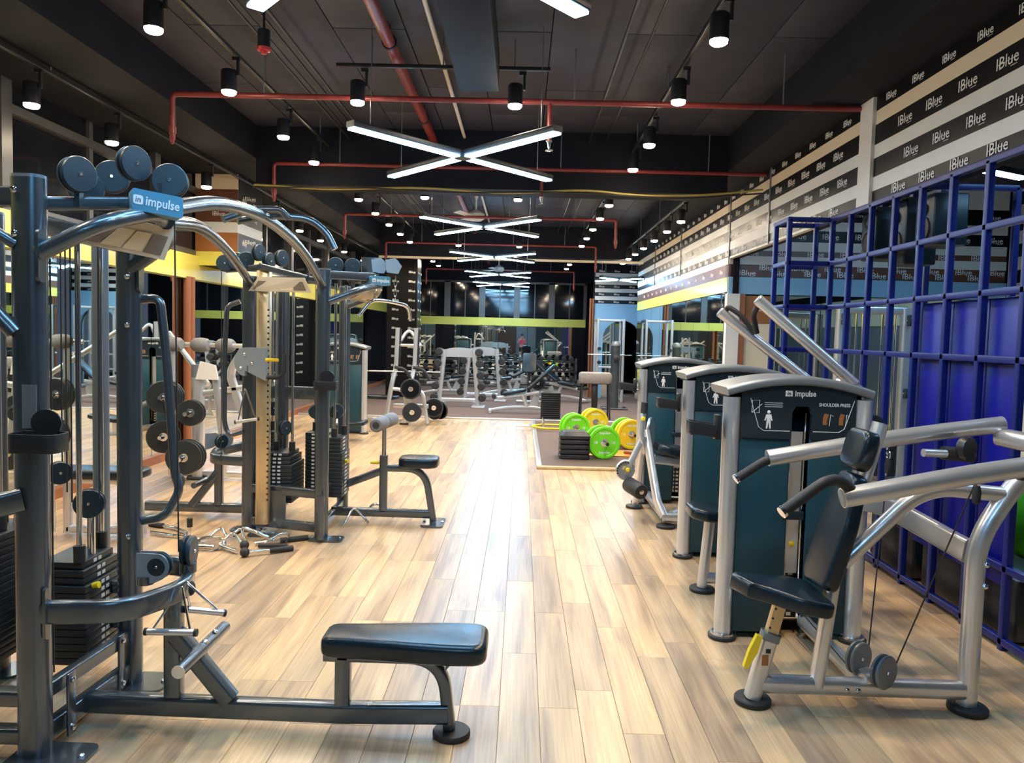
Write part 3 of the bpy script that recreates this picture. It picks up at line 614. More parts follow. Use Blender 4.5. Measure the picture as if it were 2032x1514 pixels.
def cup_tray(parent, c):
    c = V(*c)
    o = M().sweep(fil([c + V(-0.09, 0, 0), c + V(-0.085, -0.06, 0), c + V(0.085, -0.06, 0), c + V(0.09, 0, 0), c + V(0.085, 0.05, 0), c + V(-0.085, 0.05, 0)], 0.04), rrect(0.07, 0.006, 0.002), (0, 0, 1), close=True).out('bottle_tray', 'black_plastic', parent)
    M().prism(circ(0.058, 24, 0.052), c + V(0, 0.045, 0.065), (1, 0, 0), (0, 0, 1), 0.008).prism(rrect(0.17, 0.10, 0.045), c + V(0, 0, -0.03), (1, 0, 0), (0, 1, 0), 0.006).out('tray_back', 'black_plastic', o)
    return o
def pad_seat(parent, poly, o, ax, ay, th, name='seat_pad', m='leather', bev=0.022): return M().pad(poly, o, ax, ay, th, bev).out(name, m, parent)
def rubber_foot(parent, x, y, r=0.08, h=0.026):
    return M().lathe([(0.0, 0.002), (r * 0.97, 0.002), (r, 0.006), (r, h - 0.006), (r * 0.94, h), (0.0, h)], (x, y, 0), n=28).out('rubber_foot', 'black_rubber', parent)

# ------------------------------------------------------------------ near multi-station cable gym with low row bench
S1 = thing('cable_station', 'dark steel multi station cable gym in the left foreground with a low row bench', 'gym machine', (-1.85, 3.2, 0))
post(S1, -1.866, 2.93, 2.24, 0.120, 0.09); post(S1, -1.815, 3.57, 2.14, 0.108, 0.085); post(S1, -2.50, 3.64, 2.2); post(S1, -2.14, 3.92, 2.1, 0.08, 0.06, 'cap_grey', name='rear_post')
foot_plate(S1, -1.80, 2.92, 0.30, 0.2); foot_plate(S1, -1.77, 3.58, 0.27, 0.2); foot_plate(S1, -2.5, 3.66)
for dz in (0, -0.16): bolt(S1, (-1.892, 2.885, 2.19 + dz), (0, -1, 0))
bolt(S1, (-1.80, 3.527, 1.92), (0, -1, 0)); bolt(S1, (-1.80, 3.527, 1.70), (0, -1, 0)); bolt(S1, (-1.80, 3.527, 0.72), (0, -1, 0))
M().box((-1.845, 2.884, 1.385), (0.055, 0.003, 0.165)).out('faded_sticker', 'cap_grey', S1)
# base rails and gusset plates
M().bar([(-1.86, 2.96, 0.075), (-1.82, 3.55, 0.075)], 0.05, 0.075, (1, 0, 0), 0.008).out('base_rail', 'steel_blue', S1)
M().bar([(-1.86, 2.96, 0.24), (-1.82, 3.55, 0.24)], 0.045, 0.06, (1, 0, 0), 0.008).out('base_rail', 'steel_blue', S1)
for y in (3.06, 3.46):
    o = M().box((-1.80, y, 0.155), (0.012, 0.055, 0.26), bev=0.004).out('gusset_plate', 'steel_blue', S1)
    for dz in (-0.1, 0.1): bolt(o, (-1.793, y, 0.155 + dz), (1, 0, 0))
for z in (0.24, 0.09): M().bar([(-1.86, 2.93, z), (-2.7, 2.93, z)], 0.07, 0.06, (0, 1, 0), 0.01).out('base_rail', 'steel_blue', S1)
for z in (0.45, 0.28): M().bar([(-1.88, 3.64, z), (-2.7, 3.64, z)], 0.06, 0.06, (0, 1, 0), 0.01).out('base_rail', 'steel_blue', S1)
# low and high bows
bow(S1, (-1.84, 2.915), (-1.81, 3.58), (-1.40, 3.22), 0.585, w=0.05, h=0.09)
for y in (2.90, 3.585): M().prism(rrect(0.03, 0.20, 0.012), (-1.80, y, 0.585), (0, 1, 0), (0, 0, 1), 0.012).out('mount_plate', 'steel_blue', S1)
bow(S1, (-1.82, 2.90), (-1.80, 3.55), (-1.51, 3.22), 1.955, 2.17, tube=0.032, name='arch_tube')
M().bar([(-1.86, 2.95, 2.15), (-1.56, 3.2, 2.20)], 0.04, 0.05, (0.64, -0.77, 0), 0.01).bar([(-1.82, 3.55, 2.09), (-1.56, 3.22, 2.20)], 0.04, 0.05, (0.79, 0.61, 0), 0.01).out('top_arm', 'steel_blue', S1)
M().bar([(-1.87, 2.95, 2.08), (-1.80, 3.5, 2.06)], 0.04, 0.075, (1, 0, 0), 0.01).out('top_rail', 'steel_blue', S1)
M().bar([(-1.88, 2.93, 2.17), (-2.7, 2.93, 2.17)], 0.05, 0.075, (0, 1, 0), 0.01).out('top_rail', 'steel_blue', S1)
logo_box(S1, (-1.50, 3.17, 2.19), (0.84, 0.55, -0.10))
placard(S1, [(-1.76, 2.97, 2.02), (-1.56, 3.37, 1.985), (-1.505, 3.36, 2.12), (-1.64, 3.06, 2.13)])
for y, yy in ((2.895, -1), (3.56, 1)): M().prism(rrect(0.05, 0.20, 0.024), (-1.803 if yy < 0 else -1.758, y, 1.95), (0, 1, 0), (0, 0, 1), 0.012).out('mount_plate', 'steel_blue', S1)
for c, ax in (((-1.465, 3.22, 2.295), (0.25, -1, 0.1)), ((-1.595, 3.18, 2.355), (1, -0.55, 0)), ((-1.735, 3.02, 2.275), (1, -0.6, 0)), ((-1.80, 3.40, 2.34), (0.4, -1, 0)), ((-1.86, 3.3, 2.27), (0.8, -1, 0))): pulley(S1, c, ax, 0.07)
M().box((-1.5, 3.2, 2.24), (0.03, 0.03, 0.08)).out('pulley_bracket', 'steel_blue', S1); M().box((-1.735, 3.03, 2.2), (0.02, 0.03, 0.1)).out('pulley_bracket', 'steel_blue', S1)
# weight stacks and guide rods
stack(S1, -2.20, -1.93, 3.40, 3.74, 0.155, 0.62, 3); rods(S1, ((-1.985, 3.45), (-2.02, 3.70)), 0.62, 2.06)
M().cyl((-2.0, 3.575, 0.60), (-2.0, 3.575, 0.80), 0.018, 12).out('stack_stem', 'chrome', S1); pulley(S1, (-2.0, 3.56, 0.865), (0.35, -1, 0), 0.068)
stack(S1, -2.62, -2.33, 3.40, 3.74, 0.155, 0.74, 1, 'y'); rods(S1, ((-2.38, 3.5), (-2.42, 3.7)), 0.74, 2.06)
M().cyl((-2.24, 3.66, 0.70), (-2.24, 3.66, 0.93), 0.016, 12).out('stack_stem', 'chrome', S1); pulley(S1, (-2.2, 3.66, 0.985), (0.9, -1, 0), 0.055)
for x, y, za, zb in ((-1.845, 3.02, 0.3, 1.95), (-2.01, 3.4, 0.95, 2.06), (-2.0, 3.42, 0.9, 2.06), (-1.92, 3.5, 0.9, 2.2), (-2.15, 3.6, 1.05, 2.06)): cable(S1, [(x, y, za), (x, y, zb)])
M().lathe([(0.0, 0), (0.012, 0), (0.016, 0.03), (0.0, 0.032)], (-1.92, 3.44, 0.515), (1, 0, 0.2), 10).out('selector_pin', 'yellow', S1)
# pulleys on the low bow
d_ = [(0, -0.075), (0.075, -0.06)] + [(0.085 + 0.055 * math.cos(t), 0.01 + 0.06 * math.sin(t)) for t in [-PI / 3 + k * PI / 12 for k in range(10)]] + [(0, 0.07)]
for yy in (3.26, 3.30): M().prism(d_, (-1.63, yy, 0.655), (1, 0, 0), (0, 0, 1), 0.005).out('pulley_guard', 'guard_grey', S1)
pulley(S1, (-1.545, 3.28, 0.665), (0, 1, 0), 0.055); M().cyl((-1.60, 3.28, 0.62), (-1.60, 3.28, 0.585), 0.035, 14).out('swivel', 'steel_blue', S1)
M().prism(d_[:2] + [(0.08, 0.05), (0.05, 0.075), (0, 0.08)], (-1.475, 3.33, 0.69), (0.45, 0.9, 0), (0, 0, 1), 0.005).out('pulley_guard', 'guard_grey', S1)
pulley(S1, (-1.44, 3.345, 0.715), (1, 0.1, 0), 0.068); M().cyl((-1.44, 3.34, 0.625), (-1.44, 3.34, 0.665), 0.035, 14).out('swivel', 'steel_blue', S1)
cable(S1, [(-1.47, 3.31, 0.72), (-1.475, 3.28, 2.25)])
M().ball((-1.475, 3.30, 0.56), 0.028, 10, 6, (0.8, 0.8, 1.3)).ball((-1.40, 3.27, 0.575), 0.026, 10, 6, (0.8, 0.8, 1.3)).out('cable_stop', 'black_rubber', S1)
# row bench carried on the floor beam
M().bar([(-1.82, 3.22, 0.085), (-0.72, 3.2, 0.082), (-0.27, 3.19, 0.098)], 0.065, 0.085, (0, 1, 0), 0.016).out('floor_beam', 'steel_blue', S1)
M().bar([(-1.445, 3.21, 0.13), (-1.445, 3.21, 0.60)], 0.07, 0.065, (1, 0, 0), 0.012).out('upright', 'steel_blue', S1)
M().bar([(-1.43, 3.2, 0.40), (-1.20, 3.2, 0.12)], 0.07, 0.07, (0, 1, 0), 0.012).out('brace', 'steel_blue', S1)
M().cyl((-1.325, 2.98, 0.335), (-1.325, 3.46, 0.335), 0.026, 20).out('foot_bar', 'steel_blue', S1)
M().lathe([(0.020, 0), (0.0265, 0), (0.0265, 0.004), (0.02, 0.004)], (-1.325, 2.976, 0.335), (0, 1, 0), 18).lathe([(0.0262, 0), (0.028, 0.002), (0.0262, 0.004)], (-1.325, 3.2, 0.335), (0, 1, 0), 18).out('bar_ring', 'silver', S1)
for y in (3.22, 3.33): bolt(S1, (-1.318, y, 0.36), (0.2, 0, 1))
M().bar([(-0.72, 3.2, 0.12), (-0.72, 3.2, 0.345)], 0.065, 0.06, (1, 0, 0), 0.012).out('bench_leg', 'steel_blue', S1)
M().bar(fil([(-0.80, 3.2, 0.333), (-0.30, 3.2, 0.333), (-0.265, 3.2, 0.03)], 0.20, 8), 0.06, 0.05, (0, 1, 0), 0.012).out('bench_rail', 'steel_blue', S1)
M().prism([(0, 0), (0.06, 0), (0, -0.07)], (-0.285, 3.2, 0.355), (1, 0, 0), (0, 0, 1), 0.05).out('pad_bracket', 'steel_blue', S1)
po = fil([(-0.345, -0.0), (-0.345, -0.09), (-0.20, -0.10), (0.0, -0.125), (0.20, -0.145), (0.345, -0.14), (0.345, 0.14), (0.20, 0.145), (0.0, 0.125), (-0.20, 0.10), (-0.345, 0.09), (-0.345, 0.001)], 0.06, 5)[1:-1]
pad_seat(S1, [(p.x, p.y) for p in [Vector((q[0], q[1], 0)) for q in po]], (-0.455, 3.19, 0.397), (1, 0, 0), (0, 1, 0), 0.088, 'bench_pad', bev=0.028)
rubber_foot(S1, -0.255, 3.19, 0.08); M().box((-0.60, 3.172, 0.137), (0.02, 0.03, 0.002), 0.3).out('small_sticker', 'sticker', S1)
# bent guard tube, bottle tray and the outer arms cut by the picture edge
M().tube(fil([(-1.78, 3.60, 1.82), (-1.69, 3.61, 1.83), (-1.66, 3.61, 1.55), (-1.625, 3.62, 1.0), (-1.60, 3.62, 0.93), (-1.66, 3.60, 0.80), (-1.77, 3.59, 0.78)], 0.07, 6), 0.021, 12).out('guard_tube', 'steel_blue', S1)
cup_tray(S1, (-1.775, 2.83, 1.26))
M().tube(fil([(-1.90, 2.90, 1.99), (-2.05, 2.82, 2.10), (-2.5, 2.7, 2.16)], 0.1), 0.022, 10).tube(fil([(-1.90, 2.89, 1.66), (-2.06, 2.84, 1.86), (-2.5, 2.7, 2.02)], 0.1), 0.03, 12).out('arch_tube', 'steel_blue', S1)
M().sweep(fil([(-1.88, 2.89, 1.03), (-2.0, 2.80, 1.0), (-2.5, 2.75, 0.99)], 0.1), rrect(0.09, 0.05, 0.016), (0, 0, 1)).out('bow_tube', 'steel_blue', S1)
cable(S1, [(-1.70, 3.66, 1.35), (-1.64, 3.68, 0.99)]); M().ball((-1.62, 3.66, 0.96), 0.035, 12, 7, (0.6, 1, 1.1)).out('cable_stop', 'black_rubber', S1)
# crossover beam to the second station, with the chin-up handles
XB = thing('crossover_bridge', 'arched steel tubes bridging the two cable stations, with chin up handles', 'gym frame', (-1.65, 4.7, 2.05))
M().tube(fil([(-1.50, 3.24, 2.185), (-1.54, 3.9, 2.33), (-1.56, 4.7, 2.375), (-1.575, 5.5, 2.28), (-1.60, 6.20, 2.06)], 0.5, 8), 0.035, 14).out('crossover_tube', 'steel_blue', XB)
M().tube(fil([(-1.52, 3.30, 2.14), (-1.75, 4.2, 2.25), (-2.05, 5.4, 2.23), (-2.25, 6.40, 2.08)], 0.5, 8), 0.033, 14).out('crossover_tube', 'steel_blue', XB)
for s, x2 in ((1, -1.10), (-1, -1.72)):
    M().tube(fil([(-1.70, 4.62, 2.33), (-1.53, 4.75, 2.385), (-1.32, 4.8, 2.38), (-1.22, 4.82, 2.30), (-1.17, 4.82, 2.20)] if s > 0 else [(-1.72, 4.45, 2.315), (-1.60, 4.6, 2.40), (-1.48, 4.72, 2.42), (-1.44, 4.75, 2.37)], 0.06, 5), 0.021, 12).out('chin_bar', 'steel_blue', XB)
t = stirrup('cable_stirrup', 'nearest steel stirrup handle hanging over the chrome foot bar', (-1.385, 3.15, 0.625), (-1.40, 3.08, 0.455), (1, 0.02, 0), 0.19)
t = stirrup('cable_stirrup', 'second steel stirrup handle turned away behind the nearest one', (-1.405, 3.22, 0.625), (-1.335, 3.27, 0.475), (0.75, 0.5, -0.25), 0.15)

# ------------------------------------------------------------------ far multi-station with lat pulldown seat
S2 = thing('cable_station', 'dark steel multi station cable gym behind the first one, with a lat pulldown seat', 'gym machine', (-1.95, 6.8, 0))
post(S2, -2.27, 6.46, 2.12, 0.118, 0.09); post(S2, -1.60, 6.24, 2.18, 0.11, 0.09); post(S2, -1.66, 7.25, 2.1, 0.105, 0.09); post(S2, -2.28, 7.4, 2.1); post(S2, -2.08, 6.72, 2.06, 0.08, 0.06, name='rear_post')
for x, y in ((-2.27, 6.44), (-1.55, 6.2), (-1.62, 7.25)): foot_plate(S2, x, y, 0.28)
for z in (0.08, 0.36):
    M().bar([(-2.25, 6.45, z), (-1.62, 6.26, z)], 0.05, 0.075, (0.3, 1, 0), 0.008).out('base_rail', 'steel_blue', S2)
    M().bar([(-1.62, 6.26, z), (-1.66, 7.25, z)], 0.05, 0.07, (1, 0, 0), 0.008).out('base_rail', 'steel_blue', S2)
M().bar([(-2.0, 6.36, 0.06), (-2.0, 6.36, 0.36)], 0.14, 0.05, (1, 0, 0), 0.008).out('gusset_plate', 'steel_blue', S2)
M().bar([(-2.25, 6.75, 1.15), (-1.66, 6.7, 1.15)], 0.05, 0.11, (0, 1, 0), 0.008).out('cross_rail', 'steel_blue', S2)
# adjustable pulley column
COLm = M().box((-2.10, 6.30, 1.13), (0.105, 0.075, 2.08), bev=0.012).out('adjust_column', 'brass_steel', S2)
for k in range(34): M().cyl((-2.052, 6.262, 0.30 + k * 0.047), (-2.052, 6.2615, 0.30 + k * 0.047), 0.009, 8).out('adjust_hole', 'black_plastic', COLm)
foot_plate(S2, -2.10, 6.30, 0.22, 0.18)
car = M().prism([(-0.10, -0.02)] + [(-0.10 + 0.0 - 0.085 * math.sin(t), 0.05 - 0.115 * math.cos(t)) for t in [PI * k / 12 for k in range(13)]] + [(0.07, 0.165), (0.07, -0.10)], (-2.12, 6.225, 1.38), (1, 0, 0), (0, 0, 1), 0.05).out('pulley_carriage', 'guard_grey', S2)
M().tube(fil([(-2.04, 6.21, 1.31), (-1.93, 6.2, 1.31), (-1.90, 6.2, 1.36), (-1.90, 6.2, 1.50)], 0.05), 0.018, 10).out('carriage_handle', 'black_rubber', car)
M().cyl((-2.05, 6.2, 1.45), (-1.95, 6.2, 1.45), 0.014, 10).out('pull_knob', 'yellow', car)
for dx, dz in ((-0.13, -0.02), (-0.10, 0.09), (-0.04, 0.02)): bolt(car, (-2.12 + dx, 6.199, 1.40 + dz), (0, -1, 0))
stirrup('cable_stirrup', 'black corded handle hanging on the column of the far cable station', (-2.215, 6.2, 1.22), (-2.19, 6.17, 0.96), (1, 0.1, 0.16), 0.17)
# top
M().bar([(-2.25, 6.46, 2.10), (-1.62, 6.25, 2.10)], 0.05, 0.06, (0.3, 1, 0), 0.01).out('top_rail', 'steel_blue', S2)
M().bar([(-2.12, 6.25, 2.20), (-1.72, 6.2, 2.11)], 0.05, 0.05, (0, 1, 0), 0.01).out('top_arm', 'steel_blue', S2)
placard(S2, [(-2.22, 6.28, 2.0), (-1.66, 6.10, 1.99), (-1.72, 6.10, 2.105), (-2.13, 6.25, 2.115)])
for c, ax in (((-2.33, 6.3, 2.24), (0.4, -1, 0)), ((-2.26, 6.32, 2.25), (0.7, -1, 0)), ((-2.14, 6.28, 2.31), (1, -0.4, 0)), ((-2.08, 6.35, 2.25), (1, -0.3, 0)), ((-1.96, 6.3, 2.27), (1, -0.5, 0)), ((-1.57, 6.5, 2.24), (0.25, -1, 0)), ((-1.44, 6.55, 2.24), (0.3, -1, 0)), ((-2.42, 6.3, 2.22), (0.3, -1, 0))): pulley(S2, c, ax, 0.068)
M().bar([(-2.42, 6.33, 2.17), (-2.1, 6.33, 2.2)], 0.04, 0.05, (0, 1, 0), 0.01).out('top_arm', 'steel_blue', S2); M().bar([(-1.62, 6.4, 2.155), (-1.25, 6.68, 2.165)], 0.05, 0.07, (0.55, -0.8, 0), 0.01).out('top_arm', 'steel_blue', S2)
# stacks
stack(S2, -2.14, -1.90, 6.42, 6.80, 0.24, 0.66, 3, 'y'); rods(S2, ((-2.09, 6.6), (-1.95, 6.6)), 0.66, 2.06)
stack(S2, -1.88, -1.68, 6.75, 7.1, 0.24, 0.80, 1, 'y'); rods(S2, ((-1.83, 6.9), (-1.74, 6.9)), 0.8, 2.06)
stack(S2, -2.42, -2.16, 6.75, 7.1, 0.24, 0.80, 1, 'y'); rods(S2, ((-2.36, 6.9), (-2.22, 6.9)), 0.8, 2.06)
stack(S2, -1.70, -1.52, 6.60, 6.9, 0.26, 0.78, 2, 'x'); rods(S2, ((-1.60, 6.65), (-1.56, 6.85)), 0.78, 2.1)
for c, ax in (((-2.0, 6.55, 0.86), (1, -0.5, 0)), ((-1.6, 6.7, 1.0), (0.8, -1, 0)), ((-1.80, 6.8, 0.98), (0.5, -1, 0)), ((-2.18, 6.8, 1.0), (0.9, -1, 0))): pulley(S2, c, ax, 0.065)
for x, y, za, zb in ((-2.0, 6.5, 0.9, 2.2), (-1.97, 6.52, 0.9, 2.2), (-1.80, 6.75, 1.0, 2.1), (-1.55, 6.65, 1.0, 2.2), (-2.2, 6.7, 1.0, 2.2), (-2.44, 6.28, 0.6, 2.2), (-2.20, 6.2, 1.25, 1.4)): cable(S2, [(x, y, za), (x, y, zb)])
M().lathe([(0.0, 0), (0.014, 0), (0.018, 0.03), (0.0, 0.032)], (-1.52, 6.72, 0.56), (1, -0.3, 0), 10).out('selector_pin', 'yellow', S2)
# outer guard tube and left low row
M().tube(fil([(-2.34, 6.42, 1.92), (-2.44, 6.40, 1.88), (-2.46, 6.40, 1.5), (-2.46, 6.40, 0.90), (-2.42, 6.40, 0.80), (-2.31, 6.42, 0.84)], 0.07, 6), 0.021, 12).out('guard_tube', 'steel_blue', S2)
bow(S2, (-2.31, 6.45), (-2.31, 7.35), (-2.72, 6.9), 0.585, w=0.05, h=0.09)
M().bar([(-3.35, 6.88, 0.08), (-2.28, 6.88, 0.08)], 0.065, 0.085, (0, 1, 0), 0.016).out('floor_beam', 'steel_blue', S2)
M().bar([(-2.69, 6.88, 0.1), (-2.69, 6.88, 0.58)], 0.07, 0.065, (1, 0, 0), 0.012).out('upright', 'steel_blue', S2)
M().bar([(-2.70, 6.88, 0.40), (-2.93, 6.88, 0.10)], 0.07, 0.07, (0, 1, 0), 0.012).out('brace', 'steel_blue', S2)
M().cyl((-2.80, 6.60, 0.33), (-2.80, 7.16, 0.33), 0.026, 16).out('foot_bar', 'steel_blue', S2)
for x in (-2.70, -2.58): M().prism(d_, (x - 0.05, 6.72, 0.70), (0.6, 0.8, 0), (0, 0, 1), 0.005).out('pulley_guard', 'guard_grey', S2)
pulley(S2, (-2.62, 6.75, 0.70), (1, -0.6, 0), 0.06)
# right bow with lat pulley, low bow
bow(S2, (-1.56, 6.24), (-1.62, 7.2), (-1.24, 6.72), 1.93, 2.10, tube=0.032, name='arch_tube')
placard(S2, [(-1.50, 6.34, 1.96), (-1.30, 6.75, 1.95), (-1.22, 6.74, 2.06), (-1.30, 6.42, 2.06)])
logo_box(S2, (-1.23, 6.64, 2.13), (0.84, 0.55, 0), 0.9)
M().bar([(-1.32, 6.7, 2.10), (-1.32, 6.7, 2.33)], 0.14, 0.09, (1, 0, 0), 0.01).out('pulley_tower', 'steel_blue', S2)
for x in (-1.24, -1.12):
    M().prism([(-0.055, -0.05), (0.04, -0.07), (0.08, -0.01), (0.03, 0.065), (-0.055, 0.055)], (x, 6.65, 2.26), (1, 0.2, 0.12), (-0.12, 0, 1), 0.02).out('pulley_guard', 'guard_grey', S2); pulley(S2, (x, 6.69, 2.27), (0.2, -1, 0), 0.055)
M().bar([(-1.30, 6.69, 2.25), (-1.08, 6.69, 2.25)], 0.03, 0.05, (0, 1, 0), 0.008).out('pulley_bracket', 'steel_blue', S2)
# lat seat
M().bar([(-1.66, 6.84, 0.09), (-0.78, 6.84, 0.085)], 0.065, 0.075, (0, 1, 0), 0.016).out('floor_beam', 'steel_blue', S2)
M().bar([(-1.20, 6.84, 0.1), (-1.20, 6.84, 0.60)], 0.07, 0.065, (1, 0, 0), 0.012).out('upright', 'steel_blue', S2)
M().bar([(-1.62, 6.84, 0.30), (-1.20, 6.84, 0.47)], 0.06, 0.065, (0, 1, 0), 0.012).out('brace', 'steel_blue', S2)
M().bar(fil([(-1.20, 6.84, 0.49), (-0.83, 6.84, 0.49), (-0.75, 6.84, 0.02)], 0.20, 8), 0.06, 0.06, (0, 1, 0), 0.012).out('seat_rail', 'steel_blue', S2)
pad_seat(S2, [(x, y) for x, y in rrect(0.35, 0.30, 0.09, 5)], (-0.885, 6.84, 0.555), (1, 0, 0), (0, 1, 0), 0.085)
foot_plate(S2, -0.75, 6.84, 0.2, 0.34)
M().cyl((-1.20, 6.84, 0.58), (-1.20, 6.84, 0.84), 0.02, 12).out('roller_post', 'chrome', S2)
M().cyl((-1.32, 6.84, 0.535), (-1.24, 6.84, 0.535), 0.014, 10).out('pull_knob', 'yellow', S2)
for s in (-1, 1):
    M().lathe([(0.0, 0.02), (0.05, 0.02), (0.062, 0.035), (0.062, 0.25), (0.05, 0.265), (0.0, 0.265)], (-1.20, 6.84, 0.90), (0.10 * s, s, 0.0), 18).out('thigh_roller', 'foam_grey', S2)
    M().lathe([(0.0, 0.265), (0.03, 0.265), (0.03, 0.27), (0.0, 0.27)], (-1.20, 6.84, 0.90), (0.10 * s, s, 0.0), 12).out('roller_cap', 'chrome', S2)
M().cyl((-1.57, 6.10, 0.03), (-1.57, 6.10, 0.38), 0.03, 14).out('foot_bar', 'steel_blue', S2)
cup_tray(S2, (-1.55, 6.14, 1.26))
LB = thing('lat_bar', 'bent lat pulldown bar hanging on two chains over the lat seat', 'lat bar', (-1.2, 6.62, 1.8))
M().tube(fil([(-1.37, 6.50, 1.83), (-1.28, 6.55, 1.96), (-1.20, 6.62, 1.965), (-1.12, 6.70, 1.955), (-1.00, 6.80, 1.93), (-0.985, 6.84, 1.80)], 0.06, 5), 0.016, 10).out('bar', 'chrome', LB)
for x, y in ((-1.255, 6.60), (-1.10, 6.70)):
    for k in range(5): M().sweep([V(x, y, 1.99 + k * 0.042) + (V(0.012 * math.cos(a), 0, 0.026 * math.sin(a)) if k % 2 else V(0, 0.012 * math.cos(a), 0.026 * math.sin(a))) for a in [2 * PI * j / 10 for j in range(10)]], circ(0.004, 6), None, True).out('chain_link', 'chrome', LB)

# ------------------------------------------------------------------ weight towers of the right-hand machines
def tower(root, x, y, title, wid=0.74):
    """silver posts, domed cap and dark blue shroud; front left post stands at x, y"""
    T1 = root; xr = x + wid; zc = 1.385; ym = y + 0.34
    for px, py in ((x, y), (xr, y)):
        o = M().cyl((px, py, 0.028), (px, py, zc), 0.048, 22).out('tower_post', 'silver', T1)
        M().lathe([(0.05, 0.024), (0.068, 0.024), (0.066, 0.036), (0.05, 0.038)], (px, py, 0), n=22).out('post_collar', 'chrome', o)
        M().lathe([(0.0, 0.002), (0.078, 0.002), (0.08, 0.02), (0.07, 0.026), (0.0, 0.026)], (px, py, 0), n=24).out('rubber_foot', 'black_rubber', o)
    # cap: flat arc seen from the front
    xc = (x + xr) / 2; hw = wid / 2 + 0.035
    top = [(hw * math.sin(a), 0.07 * math.cos(a * 1.0) ** 2) for a in [-PI / 2 + PI * k / 16 for k in range(17)]]
    poly = [(-hw, -0.012)] + [(px_, 0.012 + h_) for px_, h_ in top] + [(hw, -0.012)] + [(px_ * 0.95, h_ * 0.86 - 0.012) for px_, h_ in reversed(top)]
    arc = [V(xc + px_, 0, zc + 0.03 + h_) for px_, h_ in top]
    M().sweep([(p.x, (y + ym) / 2 - 0.02, p.z) for p in arc], rrect(ym - y + 0.06, 0.05, 0.02), (0, 1, 0)).out('tower_cap', 'cap_grey', T1)
    inner = [(px_ * 0.93, h_ + 0.005) for px_, h_ in top]
    M().prism([(-hw * 0.93, -0.02)] + inner + [(hw * 0.93, -0.02)], (xc, (y + ym) / 2 + 0.02, zc + 0.01), (1, 0, 0), (0, 0, 1), ym - y - 0.06).out('cap_filler', 'shroud_dark', T1)
    # shroud panels either side of the slot
    ys = y + 0.005; sl0, sl1 = xc - 0.035, xc + 0.075
    M().box(((x + 0.05 + sl0) / 2, ys, 0.60), (sl0 - x - 0.05, 0.02, 1.12), bev=0.006).out('shroud_panel', 'shroud', T1)
    M().box(((sl1 + xr - 0.05) / 2, ys, 0.60), (xr - 0.05 - sl1, 0.02, 1.12), bev=0.006).out('shroud_panel', 'shroud', T1)
    up = M().prism([(-wid / 2 + 0.05, -0.13), (sl0 - xc, -0.13), (sl0 - xc, 0.02), (sl0 - xc + 0.02, 0.055), (sl1 - xc - 0.02, 0.055), (sl1 - xc, 0.02), (sl1 - xc, -0.13), (wid / 2 - 0.05, -0.13), (wid / 2 - 0.05, 0.13), (wid / 2 - 0.12, 0.155), (wid * 0.12, 0.185), (-wid * 0.12, 0.185), (-wid / 2 + 0.12, 0.155), (-wid / 2 + 0.05, 0.13)], (xc, ys - 0.008, 1.285), (1, 0, 0), (0, 0, 1), 0.03).out('instruction_panel', 'shroud_dark', T1)
    M().box((x + 0.075, (y + ym) / 2, 0.69), (0.02, ym - y - 0.02, 1.36), bev=0.004).out('side_panel', 'shroud', T1)
    M().box((xr - 0.075, (y + ym) / 2, 0.69), (0.02, ym - y - 0.02, 1.36), bev=0.004).out('side_panel', 'shroud', T1)
    M().box((xc, ym, 0.69), (wid - 0.15, 0.02, 1.36), bev=0.004).out('back_panel', 'shroud', T1)
    # inside the slot: rail, stack, cable
    M().box((xc + 0.02, ys + 0.06, 0.78), (0.075, 0.02, 0.82)).out('slot_rail', 'silver', T1)
    for xx in (xc - 0.022, xc + 0.062): M().cyl((xx, ys + 0.03, 0.12), (xx, ys + 0.03, 1.30), 0.007, 8).out('guide_rod', 'chrome', T1)
    stack(T1, xc - 0.16, xc + 0.20, ys + 0.08, ys + 0.30, 0.10, 0.58, 1, 'y', 12)
    M().lathe([(0.0, 0), (0.013, 0), (0.017, 0.03), (0.0, 0.035)], (xc + 0.02, ys + 0.075, 0.54), (0, -1, 0), 10).out('selector_pin', 'yellow', T1)
    M().box((xc + 0.0, ys - 0.012, 0.72), (0.12, 0.012, 0.05), bev=0.004).out('slot_bridge', 'shroud_dark', T1)
    # print on the panel
    f = ys - 0.0235
    lettering('impulse', 0.047, 'logo_white', up, (xc + 0.035, f, 1.412), (1, 0, 0), (0, 0, 1), bold=0.001, sx=0.82)
    M().box((xc - 0.057, f, 1.412), (0.04, 0.002, 0.032), bev=0.0005).out('logo_mark', 'logo_white', up); lettering('in', 0.03, 'shroud_dark', up, (xc - 0.057, f - 0.002, 1.412), (1, 0, 0), (0, 0, 1), bold=0.0006)
    if title: lettering(title, 0.026, 'logo_white', up, (xc + 0.20, f, 1.352), (1, 0, 0), (0, 0, 1), bold=0.0006, sx=0.85)
    lines = [(xc - 0.27, 1.38), (xc - 0.22, 1.22), (xc - 0.19, 1.20), (xc - 0.045, 1.20)]
    M().tube([(a, f, b) for a, b in lines], 0.0022, 5).tube([(2 * xc - a + 0.04, f, b) for a, b in lines], 0.0022, 5).out('printed_outline', 'sticker', up)
    for k in range(3): M().box((xc - 0.14, f, 1.357 - k * 0.011), (0.10, 0.001, 0.003)).out('printed_line', 'sticker', up)
    m_ = M()                      # small figures of the body and the machine
